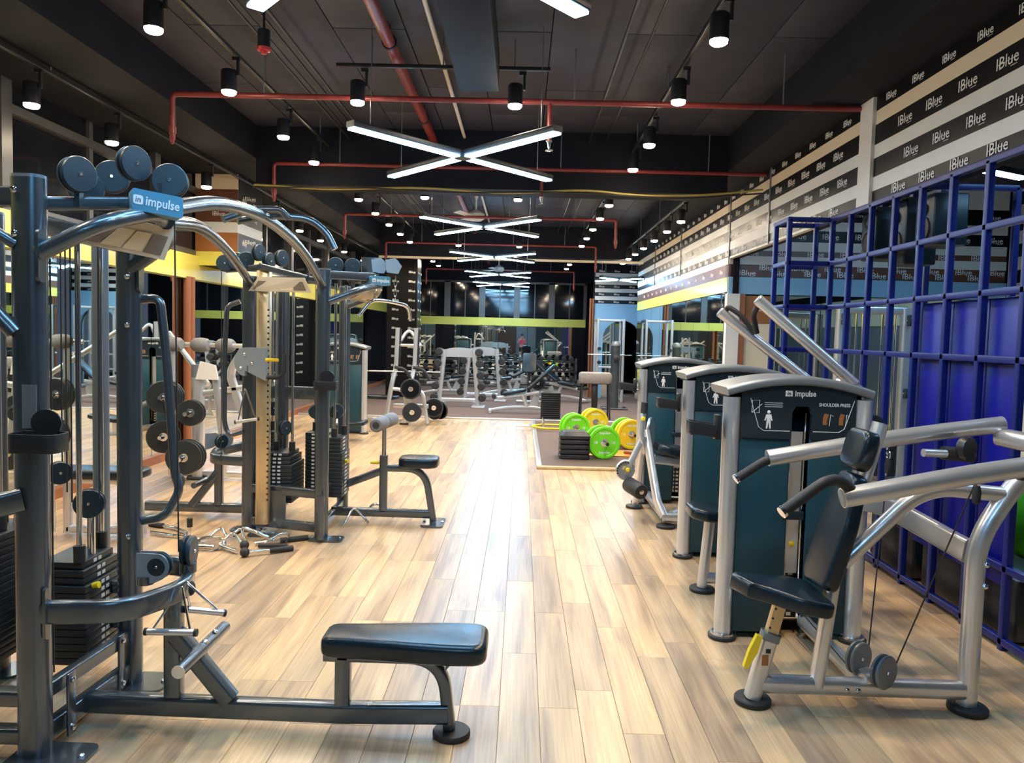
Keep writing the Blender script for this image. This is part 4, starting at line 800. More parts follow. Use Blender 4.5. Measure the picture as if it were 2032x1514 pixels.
    m_.ball((xc - 0.165, f, 1.305), 0.010, 8, 5, (1, 0.15, 1)).prism([(-0.014, 0.03), (0.014, 0.03), (0.022, -0.005), (0.016, -0.006), (0.01, 0.012), (0.014, -0.05), (0.005, -0.05), (0, -0.01), (-0.006, -0.05), (-0.014, -0.05), (-0.01, 0.012), (-0.018, -0.006), (-0.024, -0.004)], (xc - 0.165, f, 1.262), (1, 0, 0), (0, 0, 1), 0.001)
    m_.tube([(xc - 0.26, f, 1.30), (xc - 0.26, f, 1.37), (xc - 0.22, f, 1.37), (xc - 0.22, f, 1.30), (xc - 0.26, f, 1.30), (xc - 0.205, f, 1.35)], 0.002, 5)
    m_.out('printed_figure', 'logo_white', up)
    for dx in (0.15, 0.24):
        M().prism([(-0.012, -0.03), (0.012, -0.03), (0.012, 0.0), (0.02, 0.03), (-0.004, 0.035), (-0.012, 0.01)], (xc + dx, f, 1.27), (1, 0, 0), (0, 0, 1), 0.001).out('printed_figure', 'band_orange', up); M().tube([(xc + dx + 0.025, f, 1.235), (xc + dx + 0.03, f, 1.30), (xc + dx + 0.045, f, 1.29)], 0.0018, 5).out('printed_figure', 'sticker', up)
    return T1
def holder(root, x, y, z):
    o = M().box((x, y, z), (0.03, 0.06, 0.14), bev=0.004).out('tray_arm', 'black_plastic', root)
    M().sweep(fil([(x - 0.015, y - 0.05, z - 0.02), (x - 0.16, y - 0.05, z + 0.0), (x - 0.16, y + 0.06, z + 0.0), (x - 0.015, y + 0.06, z - 0.02)], 0.02), rrect(0.07, 0.006, 0.002), (0, 0, 1)).box((x - 0.08, y + 0.005, z - 0.04), (0.15, 0.10, 0.006)).out('tray', 'black_plastic', o)

# ------------------------------------------------------------------ shoulder press, nearest on the right
SP = thing('shoulder_press', 'silver and dark blue shoulder press machine, nearest on the right', 'gym machine', (1.6, 3.9, 0))
tower(SP, 1.19, 4.37, 'SHOULDER PRESS'); holder(SP, 1.105, 4.34, 1.215)
YF = 3.565
M().bar([(1.13, YF, 0.10), (2.10, YF - 0.01, 0.10)], 0.07, 0.085, (0, 1, 0), 0.03).out('base_beam', 'silver', SP)
rubber_foot(SP, 1.13, YF + 0.01, 0.085, 0.03); rubber_foot(SP, 2.125, YF - 0.01, 0.088, 0.03)
M().bar([(1.66, 4.40, 0.10), (1.655, 3.56, 0.10)], 0.07, 0.08, (1, 0, 0), 0.03).out('link_beam', 'silver', SP)
M().bar([(1.125, YF, 0.03), (1.195, YF, 0.335)], 0.072, 0.072, (0, 1, 0), 0.02).out('seat_tube', 'silver', SP)
M().bar([(1.19, YF, 0.31), (1.20, YF, 0.345)], 0.08, 0.084, (0, 1, 0), 0.02).out('tube_collar', 'cap_grey', SP)
o = M().bar([(1.19, YF, 0.30), (1.245, YF, 0.53)], 0.048, 0.052, (0, 1, 0), 0.004).out('seat_slider', 'brass_steel', SP)
for k in range(4): M().cyl((1.185 + 0.0115 * k, YF - 0.026, 0.375 + k * 0.045), (1.185 + 0.0115 * k, YF - 0.0262, 0.375 + k * 0.045), 0.006, 6).out('adjust_hole', 'black_plastic', o)
M().prism([(-0.012, 0.08), (0.014, 0.08), (0.02, 0.0), (0.004, -0.085), (-0.016, -0.085), (-0.02, 0.0)], (1.105, YF - 0.04, 0.27), (0.95, 0, -0.32), (0.32, 0, 0.95), 0.028).out('adjust_lever', 'yellow', SP)
M().box((1.165, YF - 0.038, 0.225), (0.03, 0.002, 0.05)).out('warning_sticker', 'band_orange', SP); M().box((1.178, YF - 0.038, 0.268), (0.022, 0.002, 0.02)).out('warning_sticker', 'black_plastic', SP)
seatp = fil([(-0.22, -0.075), (-0.12, -0.085), (0.05, -0.19), (0.20, -0.19), (0.20, 0.19), (0.05, 0.19), (-0.12, 0.085), (-0.22, 0.075), (-0.22, -0.075)], 0.05, 5)[1:-1]
pad_seat(SP, [(p[0], p[1]) for p in [(q.x, q.y) if hasattr(q, 'x') else q for q in [Vector((a[0], a[1], 0)) for a in seatp]]], (1.225, YF, 0.540), (0.985, 0, -0.17), (0, 1, 0), 0.075)
M().bar([(1.42, YF, 0.10), (1.475, YF, 0.62), (1.655, YF, 1.34)], 0.09, 0.055, (0, 1, 0), 0.026).out('back_post', 'silver', SP)
bx = V(0.26, 0, 0.965)
bp_ = fil([(-0.27, -0.10), (-0.235, -0.145), (0.05, -0.145), (0.27, -0.09), (0.285, -0.05), (0.285, 0.05), (0.27, 0.09), (0.05, 0.145), (-0.235, 0.145), (-0.27, 0.10), (-0.27, -0.10)], 0.03, 4)[1:-1]
pad_seat(SP, [(q[0], q[1]) for q in [(a.x, a.y) if hasattr(a, 'x') else a for a in [Vector((k[0], k[1], 0)) for k in bp_]]], (1.475, YF, 0.83), bx, (0, 1, 0), 0.075, 'back_pad')
pad_seat(SP, rrect(0.19, 0.22, 0.05, 5), (1.565, YF, 1.215), bx, (0, 1, 0), 0.075, 'head_pad')
# frame behind the seat
M().tube(fil([(2.125, YF, 0.03), (2.125, YF, 0.80), (2.27, YF, 1.06), (2.45, YF, 1.24)], 0.12, 6), 0.044, 18).out('rear_post', 'silver', SP)
for z in (0.60, 0.70): bolt(SP, (2.16, YF - 0.03, z), (0.5, -1, 0))
M().tube(fil([(1.51, YF, 0.68), (1.82, YF, 1.0), (1.95, YF, 1.045), (2.28, YF, 1.02)], 0.14, 6), 0.036, 16).out('arch_tube', 'silver', SP)
M().bar(fil([(1.88, 4.45, 0.82), (2.0, 4.2, 0.83), (2.12, 3.62, 0.74)], 0.2, 5), 0.05, 0.115, (0.9, 0.3, 0), 0.016).out('side_rail', 'silver', SP)
M().bar([(2.45, 3.2, 1.245), (2.45, 3.95, 1.245)], 0.09, 0.09, (0, 0, 1), 0.03).out('pivot_shaft', 'silver', SP)
for yy, zz, xl in ((3.2, 1.06, 1.345), (3.95, 1.105, 1.27)):
    o = M().tube(fil([(xl, yy, zz), (1.95, yy, zz + 0.13), (2.45, yy, zz + 0.205)], 0.3, 6), 0.042, 18).out('press_arm', 'silver', SP)
    M().lathe([(0.0, -0.004), (0.03, -0.004), (0.039, 0.0), (0.039, 0.01)], (xl, yy, zz), (1, 0, 0.2), 16).out('end_cap', 'cap_grey', o)
    d2 = -0.16 if yy < 3.5 else 0.10
    if yy < 3.5: g2 = fil([(xl + 0.04, yy, zz + 0.03), (xl - 0.03, yy - 0.03, zz + 0.085), (xl - 0.11, yy - 0.08, zz + 0.08), (xl - 0.28, yy - 0.12, zz - 0.035)], 0.07, 6)
    else: g2 = fil([(xl + 0.05, yy, zz), (xl - 0.02, yy - 0.02, zz - 0.01), (xl - 0.16, yy - 0.04, zz - 0.10)], 0.05, 4)
    h_ = M().tube(g2, 0.023, 14).out('hand_grip', 'black_rubber', o)
    e1 = V(*g2[-1]); e0 = V(*g2[-2]); M().cyl(e1, e1 + (e1 - e0).normalized() * 0.014, 0.025, 14).out('grip_end', 'chrome', h_)
M().cyl((2.16, 3.35, 1.17), (2.32, 3.35, 1.15), 0.04, 16).out('bumper', 'black_rubber', SP); M().cyl((2.1, 3.85, 1.17), (2.25, 3.85, 1.16), 0.035, 14).out('bumper', 'black_rubber', SP)
M().cyl((2.02, 3.42, 1.165), (2.17, 3.40, 1.165), 0.022, 12).out('arm_link', 'silver', SP); M().cyl((1.98, 3.8, 1.175), (2.1, 3.82, 1.17), 0.02, 12).out('arm_link', 'silver', SP)
M().lathe([(0.0, -0.02), (0.055, -0.02), (0.06, 0.0), (0.055, 0.02), (0.0, 0.02)], (2.20, 3.82, 1.20), (0.5, -1, 0), 18).out('pivot_cover', 'black_plastic', SP)
for c in ((1.645, 3.64, 0.205), (1.70, 3.50, 0.20)): pulley(SP, c, (0.55, -0.85, 0), 0.078, material='cap_grey')
M().box((1.66, 3.57, 0.15), (0.06, 0.12, 0.03)).out('pulley_bracket', 'silver', SP)
cable(SP, [(1.70, 3.66, 0.24), (1.86, 3.9, 1.12)]); cable(SP, [(1.765, 3.52, 0.23), (1.95, 3.3, 1.13)]); cable(SP, [(1.60, 3.66, 0.16), (1.60, 4.35, 0.20)])
for c in ((1.86, 3.9, 1.10), (1.955, 3.3, 1.08)):
    o = M().lathe([(0.0, -0.05), (0.016, -0.045), (0.018, 0.0), (0.012, 0.03), (0.0, 0.03)], c, n=10).out('cable_end', 'black_rubber', SP); M().sweep([V(*c) + V(0.0, 0.014 * math.cos(a), 0.045 + 0.02 * math.sin(a)) for a in [2 * PI * k / 10 for k in range(10)]], circ(0.004, 6), None, True).out('shackle', 'chrome', o)
for x in (1.55, 1.60): bolt(SP, (x, YF - 0.037, 0.095), (0, -1, 0))
M().bar([(1.93, 4.45, 1.42), (2.02, 4.5, 1.27)], 0.04, 0.03, (0, 1, 0), 0.01).out('link_lever', 'silver', SP); pulley(SP, (2.03, 4.48, 1.22), (0.2, -1, 0), 0.075); pulley(SP, (1.90, 4.46, 1.44), (0.2, -1, 0), 0.03)

# ------------------------------------------------------------------ second machine: lever pulldown
PD = thing('pulldown_machine', 'silver lever pulldown machine with raised arms behind the shoulder press', 'gym machine', (1.7, 5.6, 0))
tower(PD, 1.30, 6.0, '')
holder(PD, 1.215, 5.97, 1.215)
M().cyl((1.265, 5.19, 0.028), (1.30, 5.19, 0.50), 0.036, 16).out('seat_post', 'silver', PD); rubber_foot(PD, 1.265, 5.19, 0.085)
M().bar([(1.27, 5.19, 0.09), (2.0, 5.2, 0.09)], 0.06, 0.07, (0, 1, 0), 0.02).out('base_beam', 'silver', PD)
M().bar([(1.9, 5.2, 0.05), (1.95, 5.2, 0.9), (2.15, 5.2, 1.45)], 0.07, 0.08, (0, 1, 0), 0.02).out('rear_post', 'silver', PD); M().bar([(1.95, 5.2, 0.09), (1.9, 6.0, 0.09)], 0.06, 0.07, (1, 0, 0), 0.02).out('link_beam', 'silver', PD); rubber_foot(PD, 1.92, 5.2, 0.08)
pad_seat(PD, rrect(0.36, 0.34, 0.10, 5), (1.33, 5.2, 0.535), (0.99, 0, -0.1), (0, 1, 0), 0.075)
for yy, a, b in ((5.0, (1.50, 1.965), (2.14, 1.44)), (5.55, (1.40, 1.90), (2.14, 1.36))):
    o = M().cyl((a[0], yy, a[1]), (b[0], yy, b[1]), 0.037, 18).out('lever_arm', 'silver', PD)
    dv = V(b[0] - a[0], 0, b[1] - a[1]).normalized(); M().lathe([(0.0, -0.006), (0.03, -0.006), (0.037, 0.0), (0.037, 0.008)], (a[0], yy, a[1]), dv, 16).out('end_cap', 'cap_grey', o)
    M().tube(fil([V(a[0], yy, a[1]) + dv * 0.05 + V(0, 0, 0.03), V(a[0], yy, a[1]) + dv * 0.06 + V(0, -0.02, 0.075), V(a[0], yy, a[1]) + dv * 0.16 + V(0, -0.05, 0.08), V(a[0], yy, a[1]) + dv * 0.30 + V(0, -0.05, 0.03)], 0.05, 5) if yy > 5.2 else fil([V(a[0], yy, a[1]) + dv * 0.02 + V(0, 0.03, -0.02), V(a[0], yy, a[1]) + dv * 0.02 + V(0, 0.14, -0.08), V(a[0], yy, a[1]) + dv * 0.08 + V(0, 0.2, -0.16)], 0.04, 4), 0.018, 12).out('hand_grip', 'black_rubber', o)
M().bar([(2.14, 4.95, 1.40), (2.14, 5.6, 1.40)], 0.08, 0.08, (0, 0, 1), 0.03).out('pivot_shaft', 'silver', PD)

# ------------------------------------------------------------------ third machine: leg extension
LE = thing('leg_extension', 'silver leg extension machine with a black ankle roller, third on the right', 'gym machine', (1.5, 7.6, 0))
tower(LE, 1.25, 7.95, '')
holder(LE, 1.165, 7.92, 1.215)
M().bar([(1.34, 6.93, 0.09), (1.34, 7.95, 0.09)], 0.07, 0.08, (1, 0, 0), 0.02).out('base_beam', 'silver', LE); M().bar([(1.32, 6.95, 0.09), (1.95, 6.95, 0.09)], 0.07, 0.08, (0, 1, 0), 0.02).out('base_beam', 'silver', LE)
rubber_foot(LE, 1.34, 6.93, 0.085); rubber_foot(LE, 1.17, 7.72, 0.085); rubber_foot(LE, 1.95, 6.95, 0.085)
M().bar(fil([(1.33, 6.95, 0.09), (1.28, 7.05, 0.20), (1.20, 7.35, 0.82)], 0.05), 0.06, 0.09, (0.95, 0.2, 0), 0.02).out('upright', 'silver', LE)
M().bar([(1.18, 7.72, 0.04), (1.19, 7.5, 0.60), (1.20, 7.35, 0.80)], 0.06, 0.085, (1, 0, 0), 0.02).out('upright', 'silver', LE)
M().lathe([(0.0, -0.012), (0.19, -0.012), (0.20, 0.0), (0.19, 0.012), (0.0, 0.012)], (1.27, 7.52, 0.74), (1, -0.35, 0), 28).out('range_disc', 'silver', LE)
M().bar([(1.19, 7.3, 0.62), (1.14, 7.25, 0.80), (1.16, 7.3, 1.02)], 0.05, 0.05, (0, 1, 0), 0.015).out('lever_post', 'silver', LE); M().cyl((1.165, 7.28, 1.0), (1.168, 7.28, 1.10), 0.032, 14).out('hand_grip', 'black_rubber', LE)
M().bar([(1.17, 7.28, 0.78), (1.00, 7.25, 0.42)], 0.05, 0.06, (0, 1, 0), 0.015).out('swing_arm', 'silver', LE)
M().lathe([(0.0, -0.012), (0.09, -0.012), (0.10, 0.0), (0.09, 0.012), (0.0, 0.012)], (1.00, 7.24, 0.46), (0.3, -1, 0), 24).out('dial', 'silver', LE)
for k in range(8): M().cyl((1.00 + 0.078 * math.cos(PI * 0.4 + k * 0.32), 7.225, 0.46 + 0.078 * math.sin(PI * 0.4 + k * 0.32)), (1.00 + 0.078 * math.cos(PI * 0.4 + k * 0.32), 7.2, 0.46 + 0.078 * math.sin(PI * 0.4 + k * 0.32)), 0.009, 6).out('dial_hole', 'black_plastic', LE)
for c in ((1.15, 7.24, 0.95), (1.02, 7.22, 0.47)): M().lathe([(0.0, 0), (0.018, 0), (0.022, 0.02), (0.016, 0.035), (0, 0.036)], c, (0, -1, 0), 12).out('pull_knob', 'yellow', LE)
M().lathe([(0.0, -0.13), (0.062, -0.13), (0.072, -0.115), (0.072, 0.115), (0.062, 0.13), (0.0, 0.13)], (1.08, 7.12, 0.315), (0.35, -1, -0.1), 20).out('ankle_roller', 'black_rubber', LE)
M().lathe([(0.0, 0.131), (0.022, 0.131), (0.022, 0.136), (0.0, 0.137)], (1.08, 7.12, 0.315), (0.35, -1, -0.1), 12).out('roller_cap', 'chrome', LE)
M().bar(fil([(1.40, 7.0, 0.10), (1.52, 7.1, 0.12), (1.55, 7.2, 0.45)], 0.1), 0.06, 0.07, (0.7, -0.7, 0), 0.02).out('seat_support', 'silver', LE); M().bar([(1.28, 7.35, 0.56), (1.70, 7.35, 0.52)], 0.09, 0.09, (0, 1, 0), 0.02).out('seat_frame', 'silver', LE)
pad_seat(LE, rrect(0.42, 0.40, 0.10, 5), (1.50, 7.35, 0.635), (0.95, 0, -0.22), (0, 1, 0), 0.085)
pad_seat(LE, rrect(0.55, 0.36, 0.08, 5), (1.80, 7.35, 0.95), (0.25, 0, 0.97), (0, 1, 0), 0.08, 'back_pad')

# ------------------------------------------------------------------ blue cage
CG = thing('cage', 'blue steel grid cage along the right side, taller than the machines', 'cage', (2.75, 5.5, 0))
sq = rrect(0.042, 0.042, 0.006)
ysb = [3.53 + 0.39 * k for k in range(11)]; zsb = [0.05, 0.46, 1.63, 2.02, 2.41, 2.80]
for y in ysb: M().sweep([(2.75, y, 0.0), (2.75, y, 2.80)], sq, (1, 0, 0)).out('upright_bar', 'cage_blue', CG)
for z in zsb: M().sweep([(2.75, 3.1, z), (2.75, 7.45, z)], sq, (1, 0, 0)).out('cross_bar', 'cage_blue', CG)
for y in (7.08, 7.45):
    M().sweep([(2.38, y, 0.0), (2.38, y, 2.80)], sq, (1, 0, 0)).out('upright_bar', 'cage_blue', CG)
    for z in (0.05, 1.63, 2.02, 2.41, 2.80): M().sweep([(2.38, y, z), (2.75, y, z)], sq, (0, 1, 0)).out('cross_bar', 'cage_blue', CG)
for z in (0.05, 2.02, 2.41, 2.80): M().sweep([(2.38, 7.06, z), (2.38, 7.47, z)], sq, (1, 0, 0)).out('cross_bar', 'cage_blue', CG)
for y in (4.31, 5.48, 6.65):
    M().sweep([(3.4, y, 0.0), (3.4, y, 2.80)], sq, (1, 0, 0)).out('upright_bar', 'cage_blue', CG); M().sweep([(2.75, y, 2.80), (3.4, y, 2.80)], sq, (0, 1, 0)).out('cross_bar', 'cage_blue', CG)
for k, y in enumerate((4.42, 4.70, 5.09)):
    ye = (4.695, 5.085, 5.475)[k]; M().box((2.80, (y + ye) / 2, 1.16), (0.012, ye - y, 1.66), bev=0.004).out('blue_panel', 'panel_blue', CG)
for k, (y0, y1) in enumerate(((5.52, 6.2), (4.35, 5.4))):
    o = M().box((3.02, (y0 + y1) / 2, 0.2), (0.36, y1 - y0, 0.36), bev=0.02).out('equipment_box', 'black_plastic'); tag(o, ('low black cabinet on the floor inside the blue cage, beside the open grid', 'low black cabinet on the floor inside the cage under the blue panels')[k], 'cabinet')
o = M().ball((3.66, 5.5, 0.54), 0.33, 28, 16).out('exercise_ball', 'ball_green'); o.location.z += 0.0; tag(o, 'big glossy green exercise ball inside the cage at the right edge', 'ball')
o = M().box((3.66, 5.5, 0.11), (0.6, 0.7, 0.2), bev=0.02).out('turf_step', 'turf'); tag(o, 'green turf covered step under the green exercise ball', 'step')
for k, (y, z, h) in enumerate(((6.0, 2.55, 0.5), (6.5, 2.6, 0.42), (5.6, 2.58, 0.36))):
    t = thing('loudspeaker', 'dark loudspeaker hung in the top of the blue cage, %s of three' % ('middle', 'furthest', 'nearest')[k], 'speaker', (2.95, y, z), 'speakers in the cage top')
    M().box((2.95, y, z), (0.24, 0.26, h), bev=0.012).out('cabinet', 'shroud_dark', t)
    for dz, r in ((-0.08, 0.085), (0.11, 0.045)): M().lathe([(0.0, 0.004), (r * 0.3, 0.012), (r * 0.9, 0.0), (r, 0.012), (r * 1.06, 0.0)], (2.83, y, z + dz * h / 0.5), (-1, 0, 0), 18).out('cone', 'black_rubber', t)
    M().box((2.95, y, 2.81), (0.05, 0.05, 0.06)).out('hanger', 'cage_blue', t)

FT = thing('functional_trainer', 'silver twin column cable machine standing in the side bay behind the cage', 'gym machine', (4.3, 9.7, 0))
for x in (3.95, 4.75):
    M().bar([(x, 9.7, 0.02), (x, 9.7, 2.15)], 0.12, 0.12, (1, 0, 0), 0.03).out('column', 'silver', FT); M().box((x, 9.7, 0.02), (0.3, 0.6, 0.03), bev=0.01).out('foot', 'silver', FT)
    for dx in (0.12, 0.2, 0.28): M().cyl((x + (dx if x < 4.3 else -dx), 9.72, 0.05), (x + (dx if x < 4.3 else -dx), 9.72, 2.1), 0.014, 8).out('guide_rod', 'chrome', FT)
    stack(FT, x + (0.08 if x < 4.3 else -0.32), x + (0.32 if x < 4.3 else -0.08), 9.62, 9.82, 0.06, 0.6, 1, 'y', 10); pulley(FT, (x, 9.62, 2.0), (1, 0, 0), 0.07); pulley(FT, (x, 9.62, 1.1), (1, 0, 0), 0.06)
M().bar([(3.95, 9.7, 2.12), (4.75, 9.7, 2.12)], 0.08, 0.10, (0, 1, 0), 0.03).out('top_rail', 'silver', FT)
o = M().box((4.35, 6.3, 1.0), (0.05, 2.2, 1.98), bev=0.01).out('white_board', 'white_paint'); tag(o, 'white upright board behind the green ball in the side bay', 'board')

# ------------------------------------------------------------------ loose plates, bars and dumbbells
def iron_plate(r=0.18, t=0.035):
    """black grip plate, axis along y, hub at the origin"""
    o = thing('grip_plate', 'x', 'weight plate', (0, 0, 0), 'black iron grip plates')
    ax = (0, 1, 0)
    M().lathe([(r * 0.86, -t / 2), (r * 0.97, -t / 2), (r, -t / 4), (r, t / 4), (r * 0.97, t / 2), (r * 0.86, t / 2), (r * 0.82, t / 5), (r * 0.82, -t / 5), (r * 0.86, -t / 2)], (0, 0, 0), ax, 28).out('rim', 'stack_black', o)
    M().lathe([(0.0, -t / 6), (r * 0.84, -t / 6), (r * 0.84, t / 6), (0.0, t / 6)], (0, 0, 0), ax, 24).out('web', 'stack_black', o)
    for k in range(4):
        a = PI / 4 + k * PI / 2; c = V(math.cos(a), 0, math.sin(a)) * r * 0.58
        M().prism([(r * x, r * y) for x, y in ((-0.18, -0.26), (0.18, -0.26), (0.22, 0.02), (0.1, 0.26), (-0.1, 0.26), (-0.22, 0.02))], c, (math.sin(a), 0, -math.cos(a)), (math.cos(a), 0, math.sin(a)), t * 0.8).out('grip_boss', 'stack_black', o)
    M().lathe([(0.027, -t * 0.62), (0.045, -t * 0.62), (0.05, -t * 0.4), (0.05, t * 0.4), (0.045, t * 0.62), (0.027, t * 0.62)], (0, 0, 0), ax, 18).out('hub', 'chrome', o)
    return o
IP = {}
def place_plate(p, rz, r, label, tilt=0.0):
    k = round(r, 3)
    if k not in IP: IP[k] = iron_plate(r); o = IP[k]; o.location = p; o.rotation_euler = (tilt, 0, rz); o['label'] = label; return o
    o = dup(IP[k], p, None, label); o.rotation_euler = (tilt, 0, rz); return o
def bumper(p, rz, material, label, num='10'):
    r, t = 0.225, 0.055; o = thing('bumper_plate', label, 'weight plate', (0, 0, 0), 'coloured bumper plates'); ax = (0, 1, 0)
    M().lathe([(0.03, -t * 0.30), (r * 0.80, -t * 0.30), (r * 0.84, -t / 2), (r * 0.97, -t / 2), (r, -t * 0.38), (r, t * 0.38), (r * 0.97, t / 2), (r * 0.84, t / 2), (r * 0.80, t * 0.30), (0.03, t * 0.30)], (0, 0, 0), ax, 36).out('disc', material, o)
    M().lathe([(0.026, -t * 0.42), (0.055, -t * 0.42), (0.06, -t * 0.3), (0.06, t * 0.3), (0.055, t * 0.42), (0.026, t * 0.42)], (0, 0, 0), ax, 22).out('hub', 'chrome', o)
    for k, (bx_, bz_, s, tx) in enumerate(((0, 0.135, 0.05, 'impulse'), (0, -0.135, 0.05, 'impulse'), (-0.125, 0, 0.055, num), (0.125, 0, 0.055, num))):
        lettering(tx, s, 'logo_white', o, (bx_, -t * 0.31, bz_), (1, 0, 0), (0, 0, 1), bold=0.001)
    o.location = p; o.rotation_euler = (0, 0, rz); return o
def barbell(p, q, label):
    p, q = V(*p), V(*q); d = (q - p).normalized(); t = thing('barbell', label, 'barbell', p, 'barbells on the lifting mat')
    M().cyl(p + d * 0.40, q - d * 0.40, 0.014, 14).out('bar', 'chrome', t)
    for a, s in ((p, 1), (q, -1)):
        M().cyl(a, a + d * s * 0.41, 0.0245, 18).out('sleeve', 'chrome', t); M().cyl(a + d * s * 0.40, a + d * s * 0.43, 0.038, 18).out('collar', 'chrome', t)
        M().lathe([(0.0, -0.004), (0.018, -0.004), (0.0245, 0.0)], a, d * s, 14).out('sleeve_end', 'stack_black', t)
    return t
ZM = 0.022 + 0.226
b1p, b1q = V(1.20, 10.50, ZM), V(0.83, 12.67, ZM); rz1 = math.atan2(-(b1q.x - b1p.x), b1q.y - b1p.y)
barbell(b1p, b1q, 'steel barbell with four green plates lying lengthwise, nearest on the mat')
for s, m, lab in ((0.16, 'lime', 'bright green bumper plate facing the viewer, nearest on the mat'), (0.36, 'lime', 'green bumper plate just behind the nearest one'), (1.82, 'lime', 'green bumper plate on the far end of the nearest barbell, inner one'), (2.02, 'lime', 'green bumper plate on the far end of the nearest barbell, outer one')):
    bumper(b1p + (b1q - b1p).normalized() * s, rz1, m, lab)
b2p, b2q = V(1.72, 11.5, ZM), V(1.20, 13.63, ZM); rz2 = math.atan2(-(b2q.x - b2p.x), b2q.y - b2p.y)
barbell(b2p, b2q, 'steel barbell with yellow and green plates, further right on the mat')
for s, m, lab in ((0.15, 'yellow', 'yellow bumper plate beside the leg extension machine, front one'), (0.26, 'yellow', 'yellow bumper plate beside the leg extension machine, second one'), (0.46, 'lime', 'green bumper plate behind the two yellow ones on the right'), (1.80, 'yellow', 'yellow bumper plate on the far end of the right barbell'), (1.98, 'yellow', 'outermost yellow bumper plate on the far end of the right barbell')):
    bumper(b2p + (b2q - b2p).normalized() * s, rz2, m, lab, '15')
o = M().box((1.45, 11.15, 0.03), (0.95, 0.55, 0.016), bev=0.006).out('exercise_mat', 'orange'); tag(o, 'flat orange exercise mat beneath the green plates', 'mat')
o = M().cyl((1.50, 11.0, 0.075), (1.72, 10.85, 0.075), 0.026, 12).out('foam_stick', 'wood_brown'); tag(o, 'short brown stick lying on the orange mat', 'stick')
t = thing('trap_bar', 'yellow hexagonal trap bar lying behind the low stack of steps', 'trap bar', (0.62, 14.0, 0.05))
hx = [(0.62 + 0.42 * math.cos(PI / 3 * k), 13.9 + 0.34 * math.sin(PI / 3 * k), 0.07) for k in range(6)]
M().tube(hx, 0.018, 10, True).out('hexagon_frame', 'yellow', t)
for s in (-1, 1):
    M().cyl((0.62 + s * 0.40, 13.9, 0.07), (0.62 + s * 0.68, 13.9, 0.07), 0.024, 12).out('sleeve', 'chrome', t)
    M().tube(fil([(0.62 + s * 0.2, 13.62, 0.07), (0.62 + s * 0.2, 13.62, 0.2), (0.62 + s * 0.2, 14.18, 0.2), (0.62 + s * 0.2, 14.18, 0.07)], 0.03), 0.014, 8).out('lift_bow', 'chrome', t)

# aerobic steps, stacked
st = thing('aerobic_step', 'x', 'step', (0, 0, 0), 'stacked black aerobic steps')
M().ring_loft([[V(x, y, z) for x, y in rrect(0.42 - 2 * i, 0.40 - 2 * i, 0.05, 3)] for z, i in ((0.002, 0.02), (0.012, 0.0), (0.05, 0.0), (0.062, 0.012), (0.092, 0.045), (0.098, 0.05))]).out('platform', 'black_plastic', st)
M().box((0, 0, 0.0995), (0.28, 0.26, 0.003)).out('top_mat', 'black_rubber', st)
NUM = ['lowest', 'second lowest', 'middle', 'second highest', 'highest']
for i in range(5):
    lab = 'wide black aerobic step beside the nearest green plate, %s of its stack' % NUM[i]; p = (0.76, 10.72, 0.022 + i * 0.068)
    if i == 0: st.location = p; st['label'] = lab
    else: dup(st, p, None, lab)
tall = dup(st, (0.62, 15.5, 0.03), None, 'thin black step in the tall stack, resting on the floor'); tall['group'] = 'tall stack of aerobic steps'
for i in range(1, 13): c = dup(tall, (0.61, 15.62, 0.03 + i * 0.042), None, 'thin black step in the tall stack, %s above the lowest' % ('', 'first', 'second', 'third', 'fourth', 'fifth', 'sixth', 'seventh', 'eighth', 'ninth', 'tenth', 'eleventh', 'twelfth')[i]); c.scale = (0.95, 0.9, 0.6)
tall.location = (0.61, 15.62, 0.03); tall.scale = (0.95, 0.9, 0.6)

# ------------------------------------------------------------------ plate-loaded lever machine by the left mirrors
PL = thing('lever_machine', 'silver plate loaded lever machine beside the left mirrors', 'gym machine', (-3.6, 8.6, 0))
M().cyl((-3.60, 8.60, 0.02), (-3.60, 8.60, 1.16), 0.07, 20).out('column', 'silver', PL); M().cyl((-3.60, 8.60, 1.14), (-3.60, 8.60, 1.28), 0.072, 20).out('column_sleeve', 'cap_grey', PL); rubber_foot(PL, -3.60, 8.60, 0.12)
M().tube([(-4.05, 8.75, 1.50), (-3.05, 8.55, 1.50)], 0.026, 12).out('roller_shaft', 'silver', PL)
for x in (-3.88, -3.58, -3.30): M().lathe([(0.0, -0.10), (0.055, -0.10), (0.075, -0.07), (0.082, 0), (0.075, 0.07), (0.055, 0.10), (0.0, 0.10)], (x, 8.62, 1.50), (1, -0.2, 0), 16).out('foam_roller', 'foam_grey', PL)
M().bar(fil([(-3.05, 8.55, 1.50), (-3.25, 8.6, 1.20), (-3.10, 8.6, 0.75), (-2.75, 8.6, 0.45)], 0.1), 0.06, 0.09, (0, 1, 0), 0.02).out('lever_arm', 'silver', PL)
M().bar([(-3.40, 8.6, 1.15), (-3.30, 8.6, 0.30), (-3.30, 8.6, 0.03)], 0.08, 0.08, (0, 1, 0), 0.02).out('upright', 'silver', PL); M().bar([(-3.62, 8.6, 0.95), (-2.7, 8.6, 1.10)], 0.06, 0.07, (0, 1, 0), 0.02).out('cross_arm', 'silver', PL)
M().bar([(-3.9, 8.6, 0.06), (-2.7, 8.6, 0.06)], 0.07, 0.07, (0, 1, 0), 0.02).out('base_beam', 'silver', PL); M().bar([(-4.2, 9.2, 1.62), (-3.55, 8.75, 1.05)], 0.05, 0.06, (0.5, 0.8, 0), 0.02).out('lever_arm', 'silver', PL)
